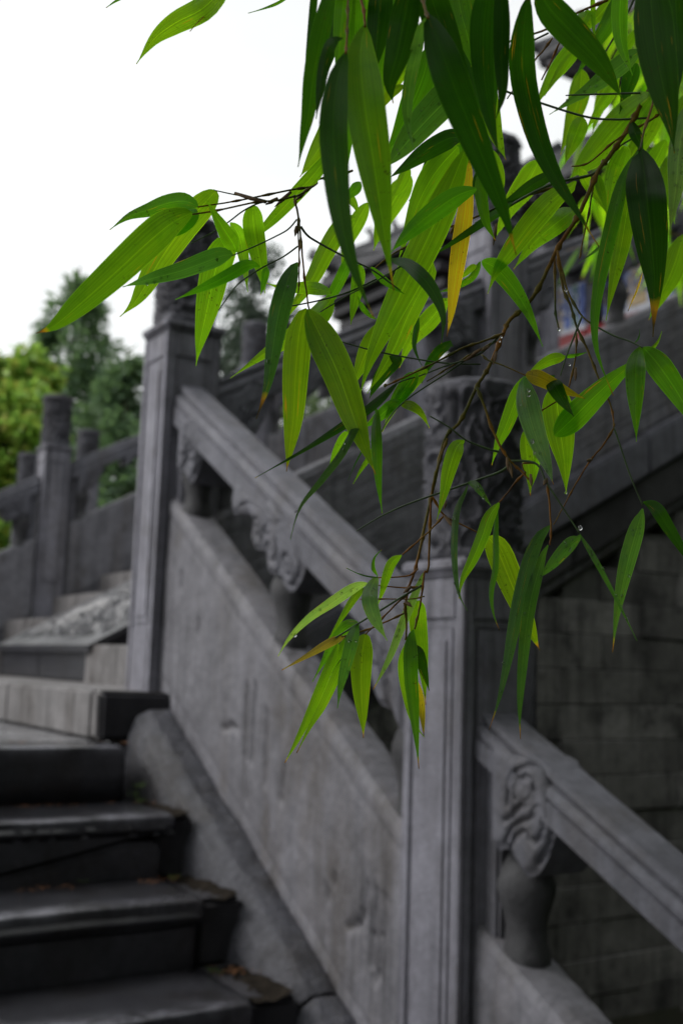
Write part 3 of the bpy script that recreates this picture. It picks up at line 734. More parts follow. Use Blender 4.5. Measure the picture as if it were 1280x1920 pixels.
def bracket_set(p, sc=1.0):
    b = MB(); p = Vector(p)-o_
    for j in range(3):
        w_ = (.35+.38*j)*sc; z = j*.24*sc; out = (.25+.36*j)*sc
        b.box((p.x-out, p.y-.08*sc, p.z+z), (p.x+.2, p.y+.08*sc, p.z+z+.15*sc))
        b.box((p.x-out-.06*sc, p.y-w_, p.z+z+.06*sc), (p.x-out+.1*sc, p.y+w_, p.z+z+.18*sc))
        for s_ in (-1, 0, 1): b.box((p.x-out-.1*sc, p.y+s_*w_*.85-.1*sc, p.z+z+.17*sc), (p.x-out+.12*sc, p.y+s_*w_*.85+.1*sc, p.z+z+.26*sc))
    br = b.build('bracket', M_WOODD, H, .015, 1); br['kind'] = 'stuff'
for i in range(2*nb+1): bracket_set((HX, HYN+bw*.5*i, zf+.02))
def roof(cx0, cy1, zc, rise, depth_x, y_near, name, beams=True):
    """hipped tile skirt: corner at (cx0, cy1, zc), running towards -y along the visible face"""
    n = 60; m = 16
    def fn(u, v):          # u along eave from far corner to near, v from eave up
        y = cy1 + (y_near-cy1)*u; d = abs(y-cy1)
        up = .55*smooth(3.2, 0, d)**2
        x = cx0 + depth_x*v + .25*smooth(3.2, 0, d)*0
        yy = y - (depth_x*v*max(0, 1-d/depth_x) if d < depth_x else 0)
        z = zc - up*0 + (-.45*smooth(0, 3.2, d))*(1-v) + rise*(v**1.25) 
        return tuple(Vector((x, yy, z))-o_)
    b = MB(); vs, fs = grid_mesh('', fn, n, m); b.add(vs, fs, True)
    vs2 = [(p[0]+.02, p[1], p[2]-.16) for p in vs]; b.add(vs2, [f[::-1] for f in fs], True)
    k = n+1
    b.add([vs[i] for i in range(k)]+[vs2[i] for i in range(k)], [(i, i+1, k+i+1, k+i) for i in range(n)])
    r_ = b.build(name, M_TILE, H)
    b = MB()
    for i in range(0, n*1, 1):
        u = (i+.5)/n; b.tube([Vector(fn(u, j/8))+Vector((0, 0, .03)) for j in range(9)], .055, 6)
    t = b.build('tile_rows', M_TILE, r_); t['kind'] = 'stuff'
    # far hip side
    b = MB()
    def fh(u, v):
        x = cx0 + 6*u; d = abs(x-cx0)
        return tuple(Vector((x + (depth_x*v*max(0, 1-d/depth_x)), cy1 - depth_x*v, zc - .45*smooth(0, 3.2, d)*(1-v) + rise*v**1.25))-o_)
    vs, fs = grid_mesh('', fh, 30, 10); b.add(vs, fs, True); b.add([(p[0], p[1], p[2]-.16) for p in vs], fs, True); b.build('roof_side', M_TILE, H)
    # ridge along the hip with beasts
    b = MB(); hip = [Vector((cx0+depth_x*v, cy1-depth_x*v, zc+.12+rise*v**1.25))-o_ for v in [j/10 for j in range(11)]]
    b.tube([hip[0]+Vector((-.25, .25, .18))]+hip, .13, 8); rd = b.build('roof_ridge', M_TILE, H)
    for j in range(3):
        v = .10+.10*j; p = Vector((cx0+depth_x*v, cy1-depth_x*v, zc+.2+rise*v**1.25))-o_
        b = MB(); b.tube([p, p+Vector((0, 0, .10)), p+Vector((-.03, .03, .2)), p+Vector((-.08, .08, .26)), p+Vector((-.12, .12, .24))], [.08, .07, .05, .05, .02], 8)
        b.tube([p+Vector((-.04, .04, .24)), p+Vector((.0, 0, .34))], [.03, .01], 5)
        b.build('ridge_beast', M_TILE, rd)
    # eave timbers under the tiles
    b = MB(); 
    for i in range(0, 61):
        u = i/60; a = Vector(fn(u, .01)); c = Vector(fn(u, .75)); b.box((a.x+.05, a.y-.05, a.z-.26), (a.x+depth_x, a.y+.05, a.z-.17))
    t = b.build('rafters', M_WOODD, H); t['kind'] = 'stuff'
    b = MB(); c = Vector((cx0+.15, cy1-.15, zc-.3))-o_; e = Vector((cx0+depth_x, cy1-depth_x, zc-.2))-o_
    b.tube([c, e], .14, 8); b.build('corner_beam', M_WOODD, H)
cl = at(612, 500, 23.2); roof(cl.x, cl.y, cl.z, 2.2, 3.4, 0, 'lower_roof')
b = MB(); bx = Vector((HX, HYF, zf))-o_      # stacked corner bracket under the lower eave
b = MB()
for j in range(6):
    l, r, yy = ((715, 850), (690, 880), (665, 900), (650, 915), (632, 930), (618, 950))[j] + (640-24*j,)
    pl, pr = at(l, yy, 22.6), at(r, yy, 20.4); m_ = (pl+pr)/2-o_; hx = (pr.x-pl.x)*.5; hy = abs(pr.y-pl.y)*.5
    b.box((m_.x-hx-.25, m_.y-hy-.2, m_.z-.02), (m_.x+hx+.25, m_.y+hy+.2, m_.z+.17))
    for q in range(5):
        f = q/4; c = pl.lerp(pr, f)-o_; b.box((c.x-.3, c.y-.16, c.z+.15), (c.x+.1, c.y+.16, c.z+.26))
br = b.build('bracket', M_WOODD, H, .02, 1); br['kind'] = 'stuff'
cu = at(1005, 100, 21.6); hb('upper_wall', (cu.x+2.2, -1, cl.z+1.6), (cu.x+8, cu.y-1.8, cu.z+.2), M_WOODD)
roof(cu.x, cu.y, cu.z, 2.4, 3.2, 0, 'upper_roof')
for i in range(6): bracket_set((cu.x+2.15, cu.y-2.0-1.5*i, cu.z-1.1), .9)
hb('terrace', (9.4, -2, -2.5), (24, 17, HFL), M_DARK, H, .03)
# wind bell hanging from the lower eave corner
pb = at(643, 566, 23.3)
Bz = thing('wind_bell', tuple(pb), 'small bronze wind bell hanging from the temple eave corner', 'bell')
b = MB(); b.lathe([(.02, .0), (.09, -.02), (.13, -.1), (.15, -.26), (.19, -.38), (.175, -.38)], 16); b.build('bell_body', M_BRONZE, Bz)
b = MB(); b.tube([(0, 0, cl.z-pb.z-.1), (0, 0, 0)], .012, 6); b.build('chain', M_BRONZE, Bz)
b = MB(); b.tube([(0, 0, -.3), (0, 0, -.95)], .008, 5); b.box((-.01, -.09, -1.2), (.01, .09, -.95)); b.build('clapper_plate', M_BRONZE, Bz)
# ---------------------------------------------------------------- bamboo
def bamboo_leaf_mat():
    mt, N, L, B = new_mat('bamboo_leaf')
    uv = N.new('ShaderNodeUVMap'); uv.uv_map = 'UVMap'
    sx = N.new('ShaderNodeSeparateXYZ'); L.new(uv.outputs[0], sx.inputs[0])
    oi = N.new('ShaderNodeObjectInfo'); g = N.new('ShaderNodeNewGeometry')
    def math_(op, a, b=None):
        n = N.new('ShaderNodeMath'); n.operation = op
        for i, s in enumerate((a, b)):
            if s is None: continue
            if hasattr(s, 'is_linked'): L.new(s, n.inputs[i])
            else: n.inputs[i].default_value = s
        return n.outputs[0]
    U, V = sx.outputs[0], sx.outputs[1]
    # fine parallel veins
    mp = N.new('ShaderNodeMapping'); mp.inputs['Scale'].default_value = (46, 1.1, 1); L.new(uv.outputs[0], mp.inputs[0])
    cv = N.new('ShaderNodeCombineXYZ'); L.new(oi.outputs['Random'], cv.inputs[2])
    va = N.new('ShaderNodeVectorMath'); va.operation = 'MULTIPLY_ADD'; L.new(cv.outputs[0], va.inputs[0]); va.inputs[1].default_value = (0, 0, 60); L.new(mp.outputs[0], va.inputs[2])
    vn = N.new('ShaderNodeTexNoise'); vn.inputs['Scale'].default_value = 1; vn.inputs['Detail'].default_value = 2; L.new(va.outputs[0], vn.inputs['Vector'])
    vein = ramp(N, L, vn.outputs[0], [(.35, (.70,)*3), (.62, (1.12,)*3)]).outputs[0]
    col = mixc(N, L, .8, oi.outputs['Color'], vein, 'MULTIPLY')
    # blotches of a paler, yellower green along the blade
    bl = noise_tex(N, L, g.outputs['Position'], 34, 5, .7)
    col = mixc(N, L, ramp(N, L, bl, [(.46, (0,)*3), (.72, (.5,)*3)]).outputs[0], col, mixc(N, L, 1.0, col, (1.4, 1.12, .6), 'MULTIPLY'))
    bl2 = noise_tex(N, L, g.outputs['Position'], 55, 4, .65)
    col = mixc(N, L, ramp(N, L, bl2, [(.52, (0,)*3), (.72, (.55,)*3)]).outputs[0], col, mixc(N, L, 1.0, col, (.62, .78, .8), 'MULTIPLY'))
    # mid rib
    du = math_('ABSOLUTE', math_('SUBTRACT', U, .5))
    rib = ramp(N, L, du, [(.0, (.6,)*3), (.026, (0,)*3)]).outputs[0]
    col = mixc(N, L, rib, col, mixc(N, L, 1.0, col, (2.3, 2.0, 1.7), 'MULTIPLY'))
    edg = ramp(N, L, du, [(.462, (0,)*3), (.49, (.7,)*3)]).outputs[0]
    col = mixc(N, L, edg, col, mixc(N, L, 1.0, col, (2.0, 1.8, 1.9), 'MULTIPLY'))
    # dark specks
    sp = noise_tex(N, L, g.outputs['Position'], 420, 2, .5)
    spb = noise_tex(N, L, g.outputs['Position'], 25, 2, .5)
    sm_ = math_('MULTIPLY', ramp(N, L, sp, [(.64, (0,)*3), (.70, (1,)*3)]).outputs[0], ramp(N, L, spb, [(.5, (0,)*3), (.62, (.75,)*3)]).outputs[0])
    col = mixc(N, L, sm_, col, (.02, .022, .008))
    # orange flecks running with the veins
    mo = N.new('ShaderNodeMapping'); mo.inputs['Scale'].default_value = (16, 3.2, 1); L.new(uv.outputs[0], mo.inputs[0])
    vo = N.new('ShaderNodeVectorMath'); vo.operation = 'MULTIPLY_ADD'; L.new(cv.outputs[0], vo.inputs[0]); vo.inputs[1].default_value = (0, 0, 91); L.new(mo.outputs[0], vo.inputs[2])
    on = N.new('ShaderNodeTexNoise'); on.inputs['Scale'].default_value = 1; L.new(vo.outputs[0], on.inputs['Vector'])
    col = mixc(N, L, ramp(N, L, on.outputs[0], [(.70, (0,)*3), (.745, (.8,)*3)]).outputs[0], col, (.30, .13, .015))
    # dried tip and scorched edge, amount from the object's alpha
    al = oi.outputs['Alpha']
    tipn = math_('ADD', V, math_('MULTIPLY', math_('SUBTRACT', bl, .5), .10))
    thr = math_('SUBTRACT', 1.02, math_('MULTIPLY', al, .34))
    tip = math_('MULTIPLY', math_('SUBTRACT', tipn, thr), 22)
    cl1 = N.new('ShaderNodeClamp'); L.new(tip, cl1.inputs[0])
    tipc = ramp(N, L, math_('MULTIPLY', math_('SUBTRACT', tipn, thr), 9), [(0, (.36, .20, .02)), (.5, (.16, .06, .015)), (1, (.035, .02, .012))]).outputs[0]
    col = mixc(N, L, cl1.outputs[0], col, tipc)
    L.new(col, B.inputs['Base Color'])
    B.inputs['Roughness'].default_value = .42; B.inputs['Specular IOR Level'].default_value = .25
    bp = N.new('ShaderNodeBump'); bp.inputs['Strength'].default_value = .25; bp.inputs['Distance'].default_value = .0006
    L.new(vn.outputs[0], bp.inputs['Height']); L.new(bp.outputs[0], B.inputs['Normal'])
    t = N.new('ShaderNodeBsdfTranslucent')
    L.new(mixc(N, L, 1.0, col, (4.2, 5.2, 1.15), 'MULTIPLY'), t.inputs['Color'])
    mx = N.new('ShaderNodeMixShader'); mx.inputs[0].default_value = .62
    L.new(B.outputs[0], mx.inputs[1]); L.new(t.outputs[0], mx.inputs[2]); L.new(mx.outputs[0], N['Material Output'].inputs[0])
    return mt
M_LEAF = bamboo_leaf_mat()
def twig_mat():
    mt, N, L, B = new_mat('bamboo_twig')
    g = N.new('ShaderNodeNewGeometry'); n = noise_tex(N, L, g.outputs['Position'], 14, 4)
    f = noise_tex(N, L, g.outputs['Position'], 160, 3)
    c = ramp(N, L, n, [(.32, (.040, .065, .012)), (.46, (.15, .105, .012)), (.58, (.24, .095, .012)), (.7, (.10, .042, .010))]).outputs[0]
    c = mixc(N, L, .6, c, ramp(N, L, f, [(.35, (.35,)*3), (.65, (1.2,)*3)]).outputs[0], 'MULTIPLY')
    L.new(c, B.inputs['Base Color']); B.inputs['Roughness'].default_value = .5; B.inputs['Specular IOR Level'].default_value = .22
    return mt
M_TWIG = twig_mat()
M_GTWIG = plain('green_stem', (.05, .085, .03), .4, .4, 60, bump=0)
M_CULM = plain('bamboo_culm', (.07, .11, .03), .4, .35, 8)
CROP = {'A': (200, 300, .328125), 'B': (540, 0, .328125), 'C': (860, 0, .328125), 'D': (540, 340, .328125), 'E': (860, 340, .328125),
        'F': (200, 640, .328125), 'G': (560, 700, .328125), 'H': (860, 620, .328125), 'I': (480, 1000, .328125), 'J': (860, 940, .328125),
        'N': (0, 0, .5), 'T': (0, 0, 1)}
def cv(cr, pts):
    x, y, s = CROP[cr]; return [(x+s*a, y+s*b) for a, b in pts]
# twigs: group, start depth, end depth, radius px start/end, material, points (photograph pixels)
TW = [
 ('c', .97, .84, 4.4, 2.2, 0, [(1420, -90), (1300, 60), (1222, 160), (1180, 235), (1140, 295), (1122, 318), (1085, 400), (1045, 465), (1000, 555), (955, 600), (943, 625), (915, 690), (895, 722), (862, 790), (835, 820), (815, 900), (795, 990), (780, 1060), (765, 1105), (758, 1150)]),
 ('c', .85, .845, 2.2, 1.6, 0, [(838, 822), (822, 870), (808, 930), (803, 1060), (795, 1075), (788, 1130), (777, 1180)]),
 ('c', .846, .85, 1.8, 1.2, 0, [(808, 928), (832, 966), (870, 986), (914, 1008)]),
 ('c', .848, .84, 1.5, 1.2, 0, [(832, 967), (800, 1000), (754, 1040)]),
 ('c', .84, .845, 1.7, 1.2, 0, [(783, 1066), (770, 1078), (744, 1082), (708, 1083)]),
 ('c', .838, .84, 1.6, 1.0, 0, [(785, 1100), (756, 1102), (706, 1097)]),
 ('c', .838, .83, 2.2, 1.3, 1, [(790, 1098), (755, 1118), (715, 1143), (670, 1170), (645, 1186), (615, 1204)]),
 ('c', .838, .842, 1.8, 1.2, 0, [(768, 1110), (745, 1130), (715, 1160), (684, 1190)]),
 ('c', .836, .832, 1.6, 1.2, 0, [(757, 1150), (725, 1165), (690, 1180), (640, 1194)]),
 ('c', .838, .84, 1.6, 1.8, 0, [(757, 1130), (762, 1170), (760, 1200)]),
 ('c', .838, .836, 1.2, .8, 0, [(795, 1118), (770, 1123), (720, 1123), (674, 1124)]),
 ('c', .88, .85, 2.2, 1.3, 0, [(943, 625), (905, 640), (868, 652), (830, 672), (786, 694), (737, 717), (720, 724)]),
 ('c', .88, .86, 1.8, 1.0, 1, [(935, 630), (904, 660), (871, 675), (835, 686), (786, 705), (745, 718), (700, 750), (640, 800)]),
 ('c', .88, .86, 1.7, 1.0, 1, [(920, 645), (880, 670), (835, 701), (790, 730), (753, 757), (725, 790), (700, 840)]),
 ('c', .88, .87, 1.6, 1.0, 0, [(930, 640), (890, 660), (840, 690), (800, 715)]),
 ('c', .88, .87, 1.6, 1.2, 1, [(900, 683), (835, 681), (750, 668), (690, 655), (634, 639)]),
 ('r', .92, .87, 2.6, 1.4, 0, [(1044, 470), (1054, 537), (1070, 576), (1080, 612), (1103, 661), (1122, 711), (1142, 755), (1149, 784), (1150, 802)]),
 ('r', .87, .86, 1.7, 1.0, 0, [(1150, 802), (1130, 835), (1106, 863), (1080, 905), (1058, 945), (1037, 984)]),
 ('r', .87, .865, 1.8, 1.3, 1, [(1150, 802), (1162, 836), (1180, 890), (1204, 948)]),
 ('r', .92, .90, 2.0, 1.6, 0, [(1039, 485), (1040, 550), (1041, 590), (1047, 616)]),
 ('r', .92, .89, 2.4, 1.5, 0, [(1047, 490), (1060, 535), (1070, 560), (1088, 590), (1106, 606)]),
 ('r', .89, .87, 1.8, 1.6, 1, [(1106, 606), (1149, 629), (1180, 640), (1204, 652)]),
 ('r', .89, .87, 2.0, 1.2, 1, [(1090, 593), (1076, 629), (1062, 665), (1050, 704)]),
 ('r', .89, .87, 1.7, 1.1, 0, [(1080, 625), (1079, 660), (1070, 709), (1057, 741), (1024, 764), (1009, 773)]),
 ('r', .88, .86, 1.8, 1.2, 0, [(903, 665), (915, 676), (940, 684), (985, 704)]),
 ('r', .865, .85, 2.4, 1.6, 0, [(893, 726), (905, 755), (922, 804), (939, 840), (958, 866), (975, 882), (991, 899)]),
 ('r', .85, .83, 2.2, 1.2, 1, [(935, 847), (915, 842), (873, 825), (840, 800), (805, 780)]),
 ('r', .855, .83, 2.6, .9, 1, [(955, 869), (945, 880), (926, 889), (860, 912), (770, 943), (720, 965), (690, 982), (668, 996)]),
 ('r', .855, .84, 1.8, 1.2, 0, [(985, 885), (965, 905), (950, 925), (935, 942)]),
 ('r', .855, .84, 2.2, 1.4, 1, [(958, 864), (1004, 869), (1024, 905), (1050, 945), (1086, 1000)]),
 ('r', .85, .84, 1.8, 1.4, 0, [(1024, 900), (1030, 950), (1032, 1000), (1030, 1022)]),
 ('r', .86, .865, 1.5, 1, 0, [(1004, 869), (985, 868), (978, 872), (985, 890)]),
 ('l', .90, .80, 2.2, 1.3, 0, [(660, 320), (625, 332), (597, 336), (587, 349), (545, 356), (482, 369), (430, 379), (371, 388)]),
 ('l', .84, .80, 1.9, 1.5, 0, [(587, 349), (560, 366), (548, 369), (520, 376), (479, 379), (410, 394), (361, 402)]),
 ('l', .83, .81, 1.6, 1.1, 1, [(500, 378), (482, 382), (455, 396), (430, 415), (400, 435), (357, 457)]),
 ('l', .83, .80, 1.6, 1.0, 1, [(500, 377), (476, 371), (440, 365), (403, 357)]),
 ('l', .84, .83, 2.0, 1.4, 0, [(551, 369), (559, 405), (564, 448), (571, 523), (579, 579)]),
 ('l', .84, .81, 1.5, 1.1, 1, [(556, 412), (540, 430), (515, 444), (475, 463), (436, 479)]),
 ('l', .84, .82, 1.6, 1.0, 1, [(558, 462), (530, 482), (495, 500), (460, 522), (440, 540), (410, 582)]),
 ('l', .84, .83, 1.3, 1.2, 0, [(558, 410), (561, 497), (559, 549)]),
 ('l', .84, .86, 2.2, 1.4, 1, [(564, 425), (575, 440), (592, 452), (645, 481), (694, 504), (720, 522), (750, 545)]),
 ('l', .95, .84, 3.0, 1.2, 1, [(1122, 318), (1100, 330), (1034, 345), (960, 383), (868, 445), (799, 481), (704, 524), (655, 547), (600, 563), (540, 575)]),
 ('l', .95, .86, 2.2, 1.2, 0, [(1034, 352), (960, 376), (894, 406), (819, 435), (770, 458), (734, 478), (700, 505)]),
 ('l', .86, .85, 1.4, 1.0, 1, [(750, 500), (700, 530), (655, 552), (600, 585)]),
 ('t', .95, .95, 2.2, 1.5, 0, [(1139, 0), (1077, 26), (1021, 56), (980, 69), (952, 79), (900, 100)]),
 ('t', .96, .95, 1.8, 1.2, 1, [(1027, 62), (990, 80), (955, 97), (900, 112)]),
 ('t', .96, .95, 1.7, 1.2, 0, [(1034, 72), (1018, 95), (1004, 110), (975, 150), (950, 185)]),
 ('t', .96, .96, 1.6, 1.4, 0, [(1048, 80), (1030, 120), (1014, 150)]),
 ('t', .95, .95, 2.0, 2.0, 1, [(930, 165), (980, 182), (1090, 217), (1150, 224), (1214, 221)]),
 ('t', .94, .93, 2.2, 1.0, 1, [(1208, 174), (1150, 176), (1080, 178), (1060, 179)]),
 ('t', .90, .90, 2.4, 1.4, 1, [(1190, -8), (1175, 25), (1150, 70), (1129, 105)]),
 ('t', .93, .88, 2.4, 1.6, 0, [(1222, 160), (1224, 187), (1208, 240), (1198, 282)]),
 ('t', .94, .94, 2.0, 1.2, 0, [(1236, 213), (1211, 230), (1155, 262), (1103, 305), (1070, 312)]),
 ('t', .95, .95, 1.8, 1.2, 1, [(1202, 250), (1160, 275), (1135, 300)]),
 ('t', .95, .93, 1.8, 1.2, 0, [(1122, 318), (1112, 345), (1103, 400), (1090, 460), (1086, 484)]),
 ('t', .72, .66, 2.2, 2.0, 0, [(650, -120), (652, -20), (651, 50), (648, 100)]),
 ('t', .72, .70, 2.6, 2.4, 0, [(670, -120), (674, -20), (682, 20), (684, 50)]),
 ('t', .70, .66, 3.0, 2.4, 0, [(770, -120), (788, -20), (796, 15), (802, 34)]),
 ('t', .72, .70, 2.4, 1.8, 0, [(1000, -120), (995, -40), (990, 0)]),
]
# hidden stems above the frame that carry the overhanging leaves
TW += [('t', 1.0, .72, 4, 2.2, 0, [(1420, -150), (1250, -135), (1100, -120), (900, -118), (760, -122), (650, -128), (520, -110), (440, -70)])]
